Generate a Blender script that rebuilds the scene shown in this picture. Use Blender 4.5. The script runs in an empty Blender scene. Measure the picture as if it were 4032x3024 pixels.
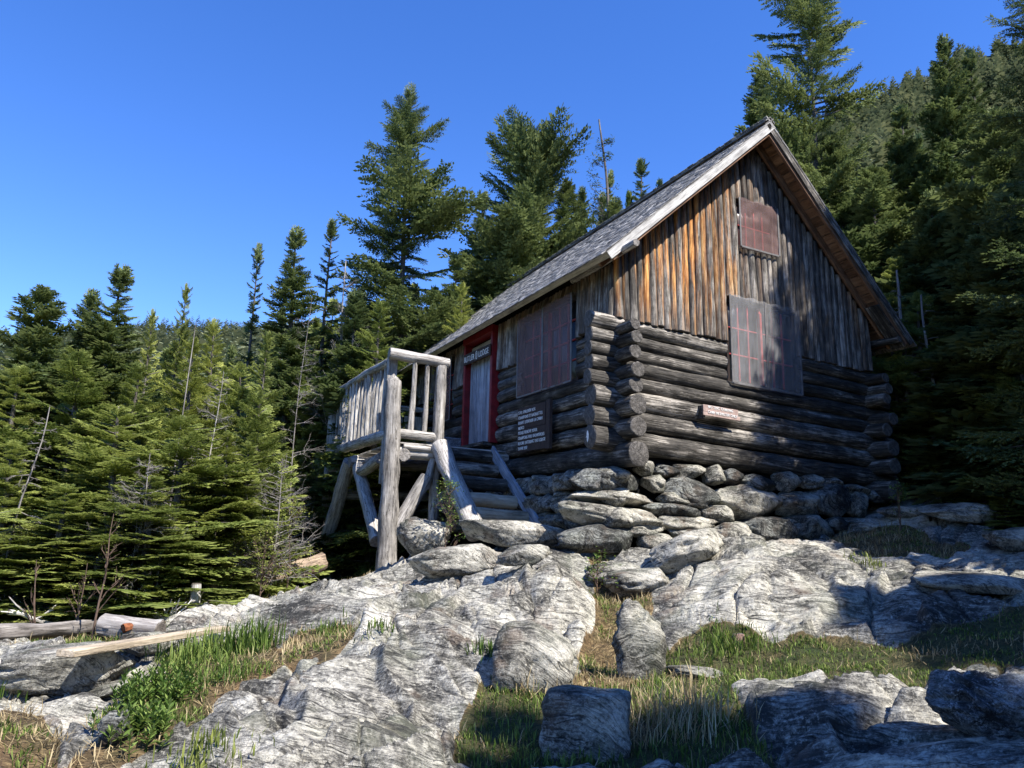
import bpy, math, random
import numpy as np
from mathutils import Matrix, Vector, noise as mnoise
R_ = random.Random(7)
NR = np.random.default_rng(11)
sc = bpy.context.scene
COL = sc.collection
# ------------------------------------------------------------------ camera
YAW, PITCH, ROLL, FPX = 0.4192, 0.2062, 0.0355, 3061.43
CAM = np.array([-5.7484, -9.2790, -1.1537])
_h = np.array([math.sin(YAW), math.cos(YAW), 0]); _r = np.array([math.cos(YAW), -math.sin(YAW), 0])
F = _h*math.cos(PITCH)+np.array([0, 0, math.sin(PITCH)])
U0 = np.array([0, 0, math.cos(PITCH)])-_h*math.sin(PITCH)
RT = _r*math.cos(ROLL)+U0*math.sin(ROLL); UP = -_r*math.sin(ROLL)+U0*math.cos(ROLL)
cd = bpy.data.cameras.new('camera'); cam = bpy.data.objects.new('camera', cd); COL.objects.link(cam)
cd.sensor_width = 36; cd.lens = FPX*36/4032; cd.clip_start = .05; cd.clip_end = 5000
M = Matrix.Identity(4)
for i in range(3):
    M[i][0] = RT[i]; M[i][1] = UP[i]; M[i][2] = -F[i]; M[i][3] = CAM[i]
cam.matrix_world = M; sc.camera = cam
# ------------------------------------------------------------------ world, sun, exposure
SUN = np.array([.42, -1.0, 1.36]); SUN = SUN/np.linalg.norm(SUN)
SEL = math.asin(SUN[2]); SAZ = math.atan2(SUN[0], SUN[1])
w = bpy.data.worlds.new('World'); sc.world = w; w.use_nodes = True
nt = w.node_tree; nt.nodes.clear()
sky = nt.nodes.new('ShaderNodeTexSky'); sky.sky_type = 'NISHITA'; sky.sun_disc = False
sky.sun_elevation = SEL; sky.sun_rotation = SAZ
sky.altitude = 1000; sky.air_density = 1.0; sky.dust_density = 0.05; sky.ozone_density = 3.2
hs = nt.nodes.new('ShaderNodeHueSaturation'); hs.inputs['Saturation'].default_value = 1.27; hs.inputs['Hue'].default_value = .515
bg = nt.nodes.new('ShaderNodeBackground'); bg.inputs['Strength'].default_value = 0.14
wo = nt.nodes.new('ShaderNodeOutputWorld')
nt.links.new(sky.outputs[0], hs.inputs['Color']); nt.links.new(hs.outputs[0], bg.inputs[0]); nt.links.new(bg.outputs[0], wo.inputs[0])
sl = bpy.data.lights.new('sun', 'SUN'); sl.energy = 5.0; sl.angle = math.radians(.5); sl.color = (1, .945, .86)
so = bpy.data.objects.new('sun', sl); COL.objects.link(so)
so.rotation_euler = Vector(SUN).to_track_quat('Z', 'Y').to_euler(); so.location = (0, -20, 25)
sc.view_settings.view_transform = 'Standard'; sc.view_settings.look = 'None'
sc.view_settings.exposure = 1.12; sc.view_settings.gamma = 1; sc.view_settings.use_curve_mapping = False
sc.cycles.max_bounces = 5; sc.cycles.diffuse_bounces = 3; sc.cycles.transparent_max_bounces = 12
sc.cycles.caustics_reflective = False; sc.cycles.caustics_refractive = False
# ------------------------------------------------------------------ picture <-> place (units of a 2212 px wide photograph)
SS = 4032/2212
def ray(u, v):
    d = F*FPX+RT*(u*SS-2016)-UP*(v*SS-1512)
    return d/np.linalg.norm(d)
def at(u, v, D):                       # the point seen at (u, v), D metres away over the ground
    d = ray(u, v); return CAM+d*D/math.hypot(d[0], d[1])
def project(P):
    d = P-CAM; z = d@F; zz = np.where(np.abs(z) < 1e-3, 1e-3, z)
    return (2016+FPX*(d@RT)/zz)/SS, (1512-FPX*(d@UP)/zz)/SS, z
# ------------------------------------------------------------------ noise
_perm = np.random.default_rng(5).permutation(256); _perm = np.concatenate([_perm]*3)
_grad = np.random.default_rng(6).normal(size=(256, 3)); _grad /= np.linalg.norm(_grad, axis=1)[:, None]
def pn(x, y, z):
    x = np.asarray(x, float); y = np.asarray(y, float)+0*x; z = np.asarray(z, float)+0*x
    xi = np.floor(x).astype(int); yi = np.floor(y).astype(int); zi = np.floor(z).astype(int)
    xf, yf, zf = x-xi, y-yi, z-zi
    u, v, w_ = [t*t*t*(t*(t*6-15)+10) for t in (xf, yf, zf)]
    out = 0
    for i in (0, 1):
        for j in (0, 1):
            for k in (0, 1):
                g = _grad[_perm[_perm[_perm[(xi+i) & 255]+((yi+j) & 255)]+((zi+k) & 255)]]
                d = g[..., 0]*(xf-i)+g[..., 1]*(yf-j)+g[..., 2]*(zf-k)
                out = out+d*(u if i else 1-u)*(v if j else 1-v)*(w_ if k else 1-w_)
    return out*1.6
def fbm(x, y, z, o=4, g=.5):
    s = 0; a = 1
    for i in range(o):
        s = s+a*pn(x, y, z); x = x*2.03+3.1; y = y*2.03+1.7; z = np.asarray(z)*2.03+.9; a *= g
    return s
# ------------------------------------------------------------------ object helpers
def tag(o, label=None, cat=None, group=None, kind=None):
    if label: o['label'] = label
    if cat: o['category'] = cat
    if group: o['group'] = group
    if kind: o['kind'] = kind
    return o
def empty(name, loc, label, cat, group=None, rz=0):
    o = bpy.data.objects.new(name, None); COL.objects.link(o); o.location = loc; o.rotation_euler = (0, 0, rz)
    o.empty_display_size = .2
    return tag(o, label, cat, group)
def link(name, me, mat, parent=None):
    o = bpy.data.objects.new(name, me); COL.objects.link(o)
    if mat and not me.materials: me.materials.append(mat)
    if parent is not None:
        o.parent = parent; o.location = (0, 0, 0)
    return o
def copy_tree(o, parent=None):
    c = o.copy(); COL.objects.link(c)
    if parent: c.parent = parent
    for ch in list(o.children): copy_tree(ch, c)
    return c
def fastmesh(name, V, faces, smooth=False, attrs=None):
    """V (n,3); faces: (m,k) array or list of such arrays"""
    if not isinstance(faces, list): faces = [faces]
    me = bpy.data.meshes.new(name); V = np.asarray(V, np.float32)
    me.vertices.add(len(V)); me.vertices.foreach_set('co', V.ravel())
    li = np.concatenate([f.ravel() for f in faces]).astype(np.int32)
    tot = np.concatenate([np.full(len(f), f.shape[1]) for f in faces]).astype(np.int32)
    st = np.concatenate([[0], np.cumsum(tot)[:-1]]).astype(np.int32)
    me.loops.add(len(li)); me.loops.foreach_set('vertex_index', li)
    me.polygons.add(len(tot)); me.polygons.foreach_set('loop_start', st); me.polygons.foreach_set('loop_total', tot)
    if smooth: me.polygons.foreach_set('use_smooth', np.ones(len(tot), bool))
    for k, a in (attrs or {}).items():
        a = np.asarray(a, np.float32)
        if a.ndim == 1: at_ = me.attributes.new(k, 'FLOAT', 'POINT'); at_.data.foreach_set('value', a)
        else: at_ = me.attributes.new(k, 'FLOAT_VECTOR', 'POINT'); at_.data.foreach_set('vector', a.ravel())
    me.update(calc_edges=True); me.validate()
    return me
# the old cabin leans and sags a little: every cabin vertex goes through this
KX, KY, HX, HY = -.0355, .0233, -.0168, -.0035
def sag(V):
    V = np.asarray(V, float); W = V.copy()
    W[..., 0] = V[..., 0]+HX*V[..., 2]; W[..., 1] = V[..., 1]+HY*V[..., 2]
    W[..., 2] = V[..., 2]+KX*V[..., 0]+KY*V[..., 1]
    return W
class MB:
    """collects pieces into ONE mesh; tc = texture coords along the grain, aux = (random, end grain, extra)"""
    def __init__(s, warp=None): s.V = []; s.Fq = []; s.Ft = []; s.tc = []; s.aux = []; s.n = 0; s.warp = warp
    def add(s, V, quads=None, tris=None, tc=None, aux=(0, 0, 0)):
        V = np.asarray(V, float); n = len(V)
        if quads is not None and len(quads): s.Fq.append(np.asarray(quads)+s.n)
        if tris is not None and len(tris): s.Ft.append(np.asarray(tris)+s.n)
        s.V.append(V); s.tc.append(np.asarray(tc, float) if tc is not None else V.copy())
        a = np.asarray(aux, float); s.aux.append(np.tile(a, (n, 1)) if a.ndim == 1 else a); s.n += n
    def log(s, p0, p1, r0, r1=None, seg=14, wob=.06, rnd=None, bend=.01, extra=0, dome=0, step=.12, lump=1):
        r1 = r0 if r1 is None else r1
        p0 = np.array(p0, float); p1 = np.array(p1, float); d = p1-p0; L = np.linalg.norm(d); d = d/L
        a = np.cross(d, [0, 0, 1]);
        if np.linalg.norm(a) < .1: a = np.cross(d, [1, 0, 0])
        a /= np.linalg.norm(a); b = np.cross(a, d); n = max(3, int(L/step)); rnd = R_.random() if rnd is None else rnd
        sd = R_.random()*50; t = np.linspace(0, 1, n+1); th = np.linspace(0, 2*np.pi, seg, endpoint=False)
        T, TH = np.meshgrid(t, th, indexing='ij')
        r = r0+(r1-r0)*T
        r = r*(1+wob*lump*fbm(T*L*2.2+sd, np.cos(TH)*1.1, np.sin(TH)*1.1+sd, 3)*1.1)
        r = r*(1+wob*.35*pn(T*L*1.5+sd, np.cos(TH)*5, np.sin(TH)*5+sd))
        if dome:
            e = np.clip((1-T)*L/(dome*r1), 0, 1); r = r*np.sqrt(np.clip(1-(1-e)**2, .02, 1))
        bx = bend*L*pn(T*2+sd, 0*T, 3.3); by = bend*L*pn(T*2+sd, 0*T, 9.3)
        P = p0+d*(T*L)[..., None]+a*(bx+np.cos(TH)*r)[..., None]+b*(by+np.sin(TH)*r)[..., None]
        V = P.reshape(-1, 3); tc = np.stack([T*L+sd, np.cos(TH)*r, np.sin(TH)*r], -1).reshape(-1, 3)
        i = np.arange(n)[:, None]*seg; j = np.arange(seg)[None]; j2 = (j+1) % seg
        Q = np.stack([i+j, i+j2, i+seg+j2, i+seg+j], -1).reshape(-1, 4)
        s.add(V, Q, tc=tc, aux=(rnd, 0, extra))
        for end, k in ((0, 0), (1, n)):      # sawn ends, edges slightly rounded
            ring = P[k]; c = ring.mean(0); out = d*(.012 if end else -.012)
            in_ = c+(ring-c)*.9+out; base = s.n
            V2 = np.vstack([ring, in_, [c+out]]); tc2 = np.vstack([np.stack([0*th+sd, np.cos(th)*r[k], np.sin(th)*r[k]], -1), np.stack([0*th+sd, np.cos(th)*r[k]*.9, np.sin(th)*r[k]*.9], -1), [[sd, 0, 0]]])
            jj = np.arange(seg); k2 = (jj+1) % seg
            q = np.stack([jj, k2, seg+k2, seg+jj], -1); tr = np.stack([seg+jj, seg+k2, np.full(seg, 2*seg)], -1)
            if not end: q = q[:, ::-1]; tr = tr[:, ::-1]
            s.add(V2, q[:, ::-1] if False else q, tr, tc=tc2, aux=(rnd, 1, extra))
    def box(s, c, size, ax=None, rnd=None, extra=0, sub=1, jit=0, grain=0):
        """c centre, size (lx,ly,lz), ax 3x3 rows = axes; grain = index of the long axis"""
        c = np.array(c, float); h = np.array(size, float)/2; A = np.eye(3) if ax is None else np.asarray(ax, float)
        bev = min(.006, h.min()*.3); rnd = R_.random() if rnd is None else rnd
        L = []
        for dz in (-1, 1):
            for (x, y) in ((-1, -1), (1, -1), (1, 1), (-1, 1)): L.append((x, y, dz))
        L = np.array(L, float)
        V = []                                   # each corner split in three, one per axis (a bevelled box)
        for k in range(3):
            e = np.full(3, bev); e[k] = 0
            V.append(L*(h-e))
        V = np.vstack(V)
        if jit: V = V+NR.normal(0, jit, V.shape)
        def fq(k, idx): return [i+8*k for i in idx]
        Q = [fq(2, [3, 2, 1, 0]), fq(2, [4, 5, 6, 7]), fq(1, [0, 1, 5, 4]), fq(1, [2, 3, 7, 6]), fq(0, [1, 2, 6, 5]), fq(0, [3, 0, 4, 7])]
        # edge bevels
        for (i, j, k1, k2) in ((0, 1, 2, 1), (2, 3, 2, 1), (4, 5, 1, 2), (6, 7, 1, 2), (1, 2, 2, 0), (3, 0, 2, 0), (5, 6, 0, 2), (7, 4, 0, 2), (0, 4, 1, 0), (1, 5, 0, 1), (2, 6, 1, 0), (3, 7, 0, 1)):
            Q.append([i+8*k1, j+8*k1, j+8*k2, i+8*k2])
        T = [[i, i+8, i+16] for i in range(8)]
        tc = np.roll(V, -grain, axis=1)+np.array([R_.random()*40, 0, 0])
        s.add(c+V@A, Q, T, tc=tc, aux=(rnd, 0, extra))
    def build(s, name, mat, parent=None, smooth=True, sharp=40):
        V = np.vstack(s.V)
        if s.warp is not None: V = s.warp(V)
        if parent is not None and hasattr(parent, 'location'):
            pr = parent
            loc = np.array([0., 0, 0])
            while pr is not None: loc += np.array(pr.location); pr = pr.parent
            V = V-loc
        fs = []
        if s.Fq: fs.append(np.vstack(s.Fq))
        if s.Ft: fs.append(np.vstack(s.Ft))
        me = fastmesh(name, V, fs, smooth, {'tc': np.vstack(s.tc), 'aux': np.vstack(s.aux)})
        if smooth: me.set_sharp_from_angle(angle=math.radians(sharp))
        return link(name, me, mat, parent)
# ------------------------------------------------------------------ materials
class NT:
    def __init__(s, name, rough=.8, spec=.3):
        s.m = bpy.data.materials.new(name); s.m.use_nodes = True; s.t = s.m.node_tree
        s.b = s.t.nodes['Principled BSDF']; s.b.inputs['Roughness'].default_value = rough
        s.b.inputs['Specular IOR Level'].default_value = spec
    def n(s, k, **kw):
        x = s.t.nodes.new('ShaderNode'+k)
        for a, v in kw.items(): setattr(x, a, v)
        return x
    def l(s, a, b): s.t.links.new(a, b)
    def attr(s, nm, out='Vector'): return s.n('Attribute', attribute_name=nm).outputs[out]
    def vmul(s, v, k):
        x = s.n('VectorMath', operation='MULTIPLY'); s.l(v, x.inputs[0]); x.inputs[1].default_value = k; return x.outputs[0]
    def vadd(s, a, b):
        x = s.n('VectorMath', operation='ADD'); s.l(a, x.inputs[0]); s.l(b, x.inputs[1]) if not isinstance(b, tuple) else setattr(x.inputs[1], 'default_value', b); return x.outputs[0]
    def math(s, op, a, b=0.0, c=None, clamp=False):
        x = s.n('Math', operation=op, use_clamp=clamp)
        for i, q in enumerate((a, b) if c is None else (a, b, c)):
            if isinstance(q, (int, float)): x.inputs[i].default_value = q
            else: s.l(q, x.inputs[i])
        return x.outputs[0]
    def noise(s, vec, scale, detail=4, rough=.55, dist=0, out='Fac'):
        x = s.n('TexNoise'); s.l(vec, x.inputs['Vector']); x.inputs['Scale'].default_value = scale
        x.inputs['Detail'].default_value = detail; x.inputs['Roughness'].default_value = rough; x.inputs['Distortion'].default_value = dist
        return x.outputs[out]
    def ramp(s, f, stops, interp='LINEAR'):
        x = s.n('ValToRGB'); x.color_ramp.interpolation = interp; e = x.color_ramp.elements
        while len(e) < len(stops): e.new(.5)
        for i, (p, c) in enumerate(stops):
            e[i].position = p; e[i].color = (c, c, c, 1) if isinstance(c, (int, float)) else (*c, 1)
        s.l(f, x.inputs[0]); return x.outputs[0]
    def mix(s, f, a, b, mode='MIX'):
        x = s.n('Mix', data_type='RGBA', blend_type=mode)
        for i, q in ((0, f), (6, a), (7, b)):
            if isinstance(q, (int, float)): x.inputs[i].default_value = q
            elif isinstance(q, tuple): x.inputs[i].default_value = (*q, 1)
            else: s.l(q, x.inputs[i])
        return x.outputs[2]
    def bump(s, h, strength=.5, dist=.02, prev=None):
        x = s.n('Bump'); x.inputs['Strength'].default_value = strength; x.inputs['Distance'].default_value = dist
        s.l(h, x.inputs['Height'])
        if prev is not None: s.l(prev, x.inputs['Normal'])
        return x.outputs[0]
    def done(s, col, nrm=None):
        if isinstance(col, tuple): s.b.inputs['Base Color'].default_value = (*col, 1)
        else: s.l(col, s.b.inputs['Base Color'])
        if nrm is not None: s.l(nrm, s.b.inputs['Normal'])
        return s.m
def sep(t, v, i):
    x = t.n('SeparateXYZ'); t.l(v, x.inputs[0]); return x.outputs[i]
def wood(name, dark, mid, light, crack=.5, endc=(.16, .14, .12), warm=None, rough=.75, scl=1.0, bstr=.6, bias=0.0):
    t = NT(name, rough, .25); tc = t.attr('tc'); aux = t.attr('aux')
    rnd, end, ex = sep(t, aux, 0), sep(t, aux, 1), sep(t, aux, 2)
    cb = t.n('CombineXYZ'); t.l(t.math('MULTIPLY', rnd, 31.7), cb.inputs[0]); t.l(t.math('MULTIPLY', rnd, 17.3), cb.inputs[1]); off = cb.outputs[0]
    v = t.vadd(tc, off)
    fine = t.noise(t.vmul(v, (1.6*scl, 26*scl, 26*scl)), 1.6, 6, .65, .25)
    mid_ = t.noise(t.vmul(v, (.9, 6, 6)), 1.3, 4, .6, .4)
    blot = t.noise(v, 3.2, 5, .65)
    val = t.math('ADD', t.math('MULTIPLY', fine, .45), t.math('ADD', t.math('MULTIPLY', mid_, .35), t.math('MULTIPLY', blot, .30)))
    val = t.math('ADD', val, t.math('MULTIPLY', t.math('SUBTRACT', rnd, .5), .10))
    val = t.math('ADD', val, bias)
    col = t.ramp(val, [(.40, dark), (.54, mid), (.68, light)])
    if warm:
        wn = t.noise(t.vmul(v, (.5, 9, 9)), 1.2, 4, .6, .3)
        k = t.math('MULTIPLY', t.ramp(wn, [(.45, 0), (.60, 1)]), ex)
        wc = t.ramp(t.math('ADD', t.math('MULTIPLY', fine, .6), t.math('MULTIPLY', wn, .4)), [(.36, warm[0]), (.5, warm[1]), (.64, warm[2])])
        col = t.mix(k, col, wc)
    cr = t.noise(t.vmul(v, (.55*scl, 14*scl, 14*scl)), 1.4, 5, .6, .5)
    ck = t.ramp(t.math('ABSOLUTE', t.math('SUBTRACT', cr, .5)), [(.0, 1), (.018, 0)])
    ck = t.math('MULTIPLY', ck, crack)
    col = t.mix(ck, col, tuple(c*.18 for c in dark))
    # end grain
    yz = t.vmul(tc, (0, 1, 1)); ln = t.n('VectorMath', operation='LENGTH'); t.l(yz, ln.inputs[0])
    rg = t.math('SINE', t.math('ADD', t.math('MULTIPLY', ln.outputs['Value'], 330), t.math('MULTIPLY', t.noise(tc, 9, 3), 9)))
    ec = t.ramp(t.math('ADD', t.math('MULTIPLY', rg, .12), t.noise(yz, 22, 4, .6)), [(.3, tuple(c*.45 for c in endc)), (.6, endc), (.75, tuple(min(1, c*1.5) for c in endc))])
    an = t.n('TexNoise'); an.inputs['Scale'].default_value = 2.3
    nrmv = t.n('VectorMath', operation='NORMALIZE'); t.l(yz, nrmv.inputs[0]); t.l(t.vadd(nrmv.outputs[0], off), an.inputs['Vector'])
    rc = t.ramp(t.math('ABSOLUTE', t.math('SUBTRACT', an.outputs['Fac'], .5)), [(0, 1), (.012, 0)])
    ec = t.mix(t.math('MULTIPLY', rc, .8), ec, (.01, .01, .01))
    col = t.mix(end, col, ec)
    h = t.math('SUBTRACT', t.math('MULTIPLY', fine, .8), t.math('MULTIPLY', ck, .8))
    nb = t.bump(h, bstr, .02)
    nb = t.bump(blot, .35, .03, nb)
    return t.done(col, nb)
def rock(name, tint=(1, .955, .865), soil=False, scale=1.0, seed=0.0, bias=0.0, white=.5):
    t = NT(name, .82, .25)
    if soil: P = t.n('NewGeometry').outputs['Position']
    else: P = t.n('TexCoord').outputs['Object']
    P = t.vadd(P, (seed, seed*2.3, seed*.7))
    wv = t.noise(P, .9*scale, 3, .5, 0, 'Color')
    Pw = t.vadd(P, t.vmul(wv, (.42, .42, .42)))
    def dot(v, k):
        x = t.n('VectorMath', operation='DOT_PRODUCT'); t.l(v, x.inputs[0]); x.inputs[1].default_value = k; return x.outputs['Value']
    cb = t.n('CombineXYZ'); t.l(t.math('MULTIPLY', dot(Pw, (.35, .45, .82)), 11*scale), cb.inputs[0])
    t.l(t.math('MULTIPLY', dot(Pw, (.9, -.4, 0)), 1.25*scale), cb.inputs[1]); t.l(t.math('MULTIPLY', dot(P, (.3, .9, -.3)), 1.25*scale), cb.inputs[2])
    fol = t.noise(cb.outputs[0], 2.2, 7, .68, .6)
    fol2 = t.noise(cb.outputs[0], 6.5, 5, .7, 1.0)
    spk = t.noise(P, 34*scale, 4, .7)
    big = t.noise(P, 1.1*scale, 4, .55)
    patch = t.noise(P, 4.5*scale, 5, .65, .8)
    spk2 = t.noise(P, 75*scale, 3, .8)
    mot = t.noise(P, 6.5*scale, 8, .74, .9)
    v = t.math('ADD', t.math('MULTIPLY', fol, .20), t.math('MULTIPLY', fol2, .13))
    v = t.math('ADD', v, t.math('MULTIPLY', mot, .26)); v = t.math('ADD', v, t.math('MULTIPLY', spk, .16)); v = t.math('ADD', v, t.math('MULTIPLY', spk2, .10)); v = t.math('ADD', v, t.math('MULTIPLY', big, .42)); v = t.math('ADD', v, bias-.155)
    col = t.ramp(v, [(.41, (.035, .036, .036)), (.455, (.17, .17, .165)), (.485, (.31, .312, .30)), (.53, (.49, .49, .46)), (.60, (.76, .75, .71))])
    # pale lichen / quartz blotches, dark lichen, rusty and greenish staining
    wq = t.ramp(t.math('ADD', t.math('MULTIPLY', patch, .6), t.math('MULTIPLY', spk, .4)), [(.55, 0), (.61, 1)])
    col = t.mix(t.math('MULTIPLY', wq, white), col, (.66, .665, .63))
    dk = t.ramp(t.math('ADD', t.math('MULTIPLY', t.noise(P, 8*scale, 6, .75), .6), t.math('MULTIPLY', fol2, .4)), [(.42, 1), (.47, 0)])
    col = t.mix(t.math('MULTIPLY', dk, .7), col, (.035, .036, .036))
    rs = t.ramp(t.noise(P, 1.7*scale, 4, .6), [(.56, 0), (.68, 1)])
    col = t.mix(t.math('MULTIPLY', rs, .42), col, (.23, .165, .125))
    gs = t.ramp(t.noise(t.vadd(P, (7., 3., 1.)), 1.3*scale, 4, .6), [(.52, 0), (.66, 1)])
    col = t.mix(t.math('MULTIPLY', gs, .28), col, (.23, .26, .20))
    col = t.mix(1.0, col, tint, 'MULTIPLY')
    hb = t.math('ADD', t.math('MULTIPLY', fol, .9), t.math('MULTIPLY', spk, .18))
    crk = t.ramp(t.math('ABSOLUTE', t.math('SUBTRACT', t.noise(cb.outputs[0], 1.1, 5, .6, .8), .5)), [(0, 0), (.016, 1)])
    col = t.mix(t.math('MULTIPLY', t.math('SUBTRACT', 1, crk), .55), col, (.03, .03, .03))
    hb = t.math('ADD', hb, t.math('MULTIPLY', crk, .25))
    vo = t.n('TexVoronoi', feature='DISTANCE_TO_EDGE'); t.l(t.vadd(cb.outputs[0], t.vmul(wv, (.8, .8, .8))), vo.inputs['Vector']); vo.inputs['Scale'].default_value = .8
    vk = t.math('MULTIPLY', t.ramp(vo.outputs['Distance'], [(0, 1), (.035, 0)]), t.ramp(t.noise(P, 2.4*scale, 4, .6), [(.47, 0), (.56, 1)]))
    col = t.mix(t.math('MULTIPLY', vk, .85), col, (.02, .02, .02)); hb = t.math('SUBTRACT', hb, t.math('MULTIPLY', vk, .5))
    hb = t.math('ADD', hb, t.math('MULTIPLY', mot, .45))
    nb = t.bump(hb, .7, .06); nb = t.bump(t.math('ADD', t.math('MULTIPLY', fol2, .4), spk), .7, .022, nb)
    if soil:
        s = t.attr('soil', 'Fac'); g = t.attr('green', 'Fac')
        edge = t.math('ADD', s, t.math('MULTIPLY', t.math('SUBTRACT', t.noise(P, 7, 5, .7), .5), .55))
        k = t.ramp(edge, [(.46, 0), (.56, 1)])
        lit = t.ramp(t.noise(t.vmul(P, (3, 14, 3)), 3, 6, .75, 1.2), [(.36, (.035, .022, .013)), (.5, (.13, .078, .042)), (.62, (.34, .24, .12)), (.72, (.5, .40, .22))])
        gr = t.ramp(t.noise(P, 22, 6, .75), [(.35, (.012, .022, .006)), (.55, (.035, .055, .016)), (.7, (.075, .090, .032))])
        gk = t.math('ADD', g, t.math('MULTIPLY', t.math('SUBTRACT', t.noise(P, 3.3, 4, .6), .5), .9), clamp=True)
        sc_ = t.mix(gk, lit, gr)
        col = t.mix(k, col, sc_)
        nb2 = t.bump(t.noise(P, 26, 6, .8), .8, .05)
        mv = t.n('Mix', data_type='VECTOR'); t.l(k, mv.inputs[0]); t.l(nb, mv.inputs[4]); t.l(nb2, mv.inputs[5]); nb = mv.outputs[1]
    return t.done(col, nb)
def plain(name, col, rough=.7, spec=.3, var=.35, scale=9, bump=.2):
    t = NT(name, rough, spec); P = t.n('TexCoord').outputs['Object']
    n = t.noise(P, scale, 6, .65)
    c = t.ramp(n, [(.3, tuple(max(0, x*(1-var)) for x in col)), (.7, tuple(min(1, x*(1+var)) for x in col))])
    return t.done(c, t.bump(n, bump, .02))
def leafmat(name, dark, mid, light, trans=.25, rough=.6):
    t = NT(name, rough, .25); tn = t.attr('tint', 'Fac'); oi = t.n('ObjectInfo').outputs['Random']
    P = t.n('TexCoord').outputs['Object']
    v = t.math('ADD', t.math('MULTIPLY', tn, .7), t.math('MULTIPLY', t.noise(P, 1.1, 3, .6), .35))
    v = t.math('ADD', v, t.math('MULTIPLY', t.math('SUBTRACT', oi, .5), .22))
    col = t.ramp(v, [(.2, dark), (.5, mid), (.85, light)])
    t.l(col, t.b.inputs['Base Color'])
    tr = t.n('BsdfTranslucent'); t.l(col, tr.inputs[0]); mx = t.n('MixShader'); mx.inputs[0].default_value = trans
    t.l(t.b.outputs[0], mx.inputs[1]); t.l(tr.outputs[0], mx.inputs[2]); t.l(mx.outputs[0], t.t.nodes['Material Output'].inputs[0])
    return t.m
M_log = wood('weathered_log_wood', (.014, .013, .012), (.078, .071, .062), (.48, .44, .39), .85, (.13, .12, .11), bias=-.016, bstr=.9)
M_logside = wood('shade_toned_log_wood', (.014, .014, .014), (.052, .050, .048), (.20, .195, .185), .85, (.02, .02, .019), bias=-.01, bstr=.9)  # darker copy of the log wood, the eave wall's shade put into its colour
M_side = wood('siding_log_wood', (.020, .018, .017), (.11, .10, .088), (.40, .37, .33), .85, (.1, .09, .08),
              warm=((.10, .028, .008), (.48, .19, .05), (.78, .47, .17)), scl=1.2, bias=-.01)
M_post = wood('silver_post_wood', (.09, .083, .076), (.30, .28, .255), (.58, .555, .515), .95, (.28, .26, .24), bstr=.7)
M_plank = wood('sunbleached_plank_wood', (.20, .16, .11), (.40, .33, .24), (.58, .50, .38), .4, (.3, .25, .18))
M_door = wood('bluegray_door_wood', (.10, .115, .14), (.24, .27, .32), (.42, .46, .52), .6, (.1, .1, .1), scl=.8)
M_trim = wood('pale_fascia_wood', (.16, .155, .15), (.40, .39, .37), (.64, .63, .60), .35, (.3, .28, .25))
M_soff = wood('soffit_board_wood', (.06, .035, .022), (.20, .11, .065), (.38, .23, .14), .5)
M_shin = wood('shingle_wood', (.035, .034, .033), (.17, .165, .16), (.50, .49, .47), .6, (.12, .12, .11), scl=.9)
M_red = plain('red_frame_paint', (.19, .010, .015), .5, .4, .5, 7)
M_dark = plain('dark_interior', (.012, .012, .013), .9, .1)
M_glass = NT('dark_window_glass', .12, .5).done((.015, .018, .022))
M_brownp = plain('brown_sign_paint', (.050, .036, .032), .75, .2, .35, 14)
M_fadep = plain('faded_sign_wood', (.34, .25, .22), .8, .2, .3, 10)
M_white = plain('white_lettering_paint', (.72, .72, .70), .7, .2, .2, 30)
M_rock = rock('schist_bedrock', soil=True, bias=.0)
M_stone = rock('schist_stone', scale=1.5, seed=3.1, bias=.015)
M_stone2 = rock('bluegray_stone', tint=(.78, .79, .76), scale=1.3, seed=9.4, bias=-.005, white=.25)
M_stonew = rock('white_crusted_stone', scale=1.8, seed=5.2, bias=.06, white=.9)
M_bark = wood('spruce_bark', (.03, .026, .022), (.10, .088, .075), (.22, .20, .18), .5)
M_dead = wood('bleached_dead_wood', (.22, .20, .18), (.46, .43, .40), (.66, .64, .60), .4)
M_gdead = wood('grey_dead_wood', (.09, .08, .07), (.22, .20, .185), (.40, .38, .35), .5)
M_twig = plain('brown_twig_bark', (.11, .075, .055), .8, .2)
M_spruce = leafmat('spruce_needles', (.018, .040, .019), (.080, .118, .042), (.20, .24, .082), .34)
M_fir = leafmat('fir_needles', (.034, .060, .016), (.150, .195, .044), (.36, .40, .11), .40)
M_yel = leafmat('yellowgreen_needles', (.045, .072, .016), (.18, .215, .045), (.40, .43, .11), .4)
M_hill = leafmat('hillside_needles', (.045, .065, .042), (.12, .145, .080), (.22, .23, .12))
M_grass = leafmat('grass_blades', (.020, .045, .006), (.085, .145, .022), (.26, .32, .08), .35)
M_straw = leafmat('dry_grass_blades', (.11, .08, .04), (.30, .23, .12), (.52, .43, .25), .2)
M_leaf = leafmat('broad_green_leaves', (.030, .07, .008), (.085, .145, .026), (.22, .29, .075), .3)
def screenmat(name, col, a):
    t = NT(name, .55, .4); P = t.n('TexCoord').outputs['Object']
    n = t.noise(t.vmul(P, (30, 30, 2)), 1.5, 4, .6); big = t.noise(P, 2.2, 4, .6)
    c = t.ramp(t.math('ADD', t.math('MULTIPLY', n, .5), t.math('MULTIPLY', big, .5)), [(.35, tuple(x*.6 for x in col)), (.65, tuple(min(1, x*1.4) for x in col))])
    t.l(c, t.b.inputs['Base Color']); t.b.inputs['Metallic'].default_value = .15
    tr = t.n('BsdfTransparent'); mx = t.n('MixShader'); mx.inputs[0].default_value = a
    t.l(tr.outputs[0], mx.inputs[1]); t.l(t.b.outputs[0], mx.inputs[2]); t.l(mx.outputs[0], t.t.nodes['Material Output'].inputs[0])
    return t.m
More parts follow.
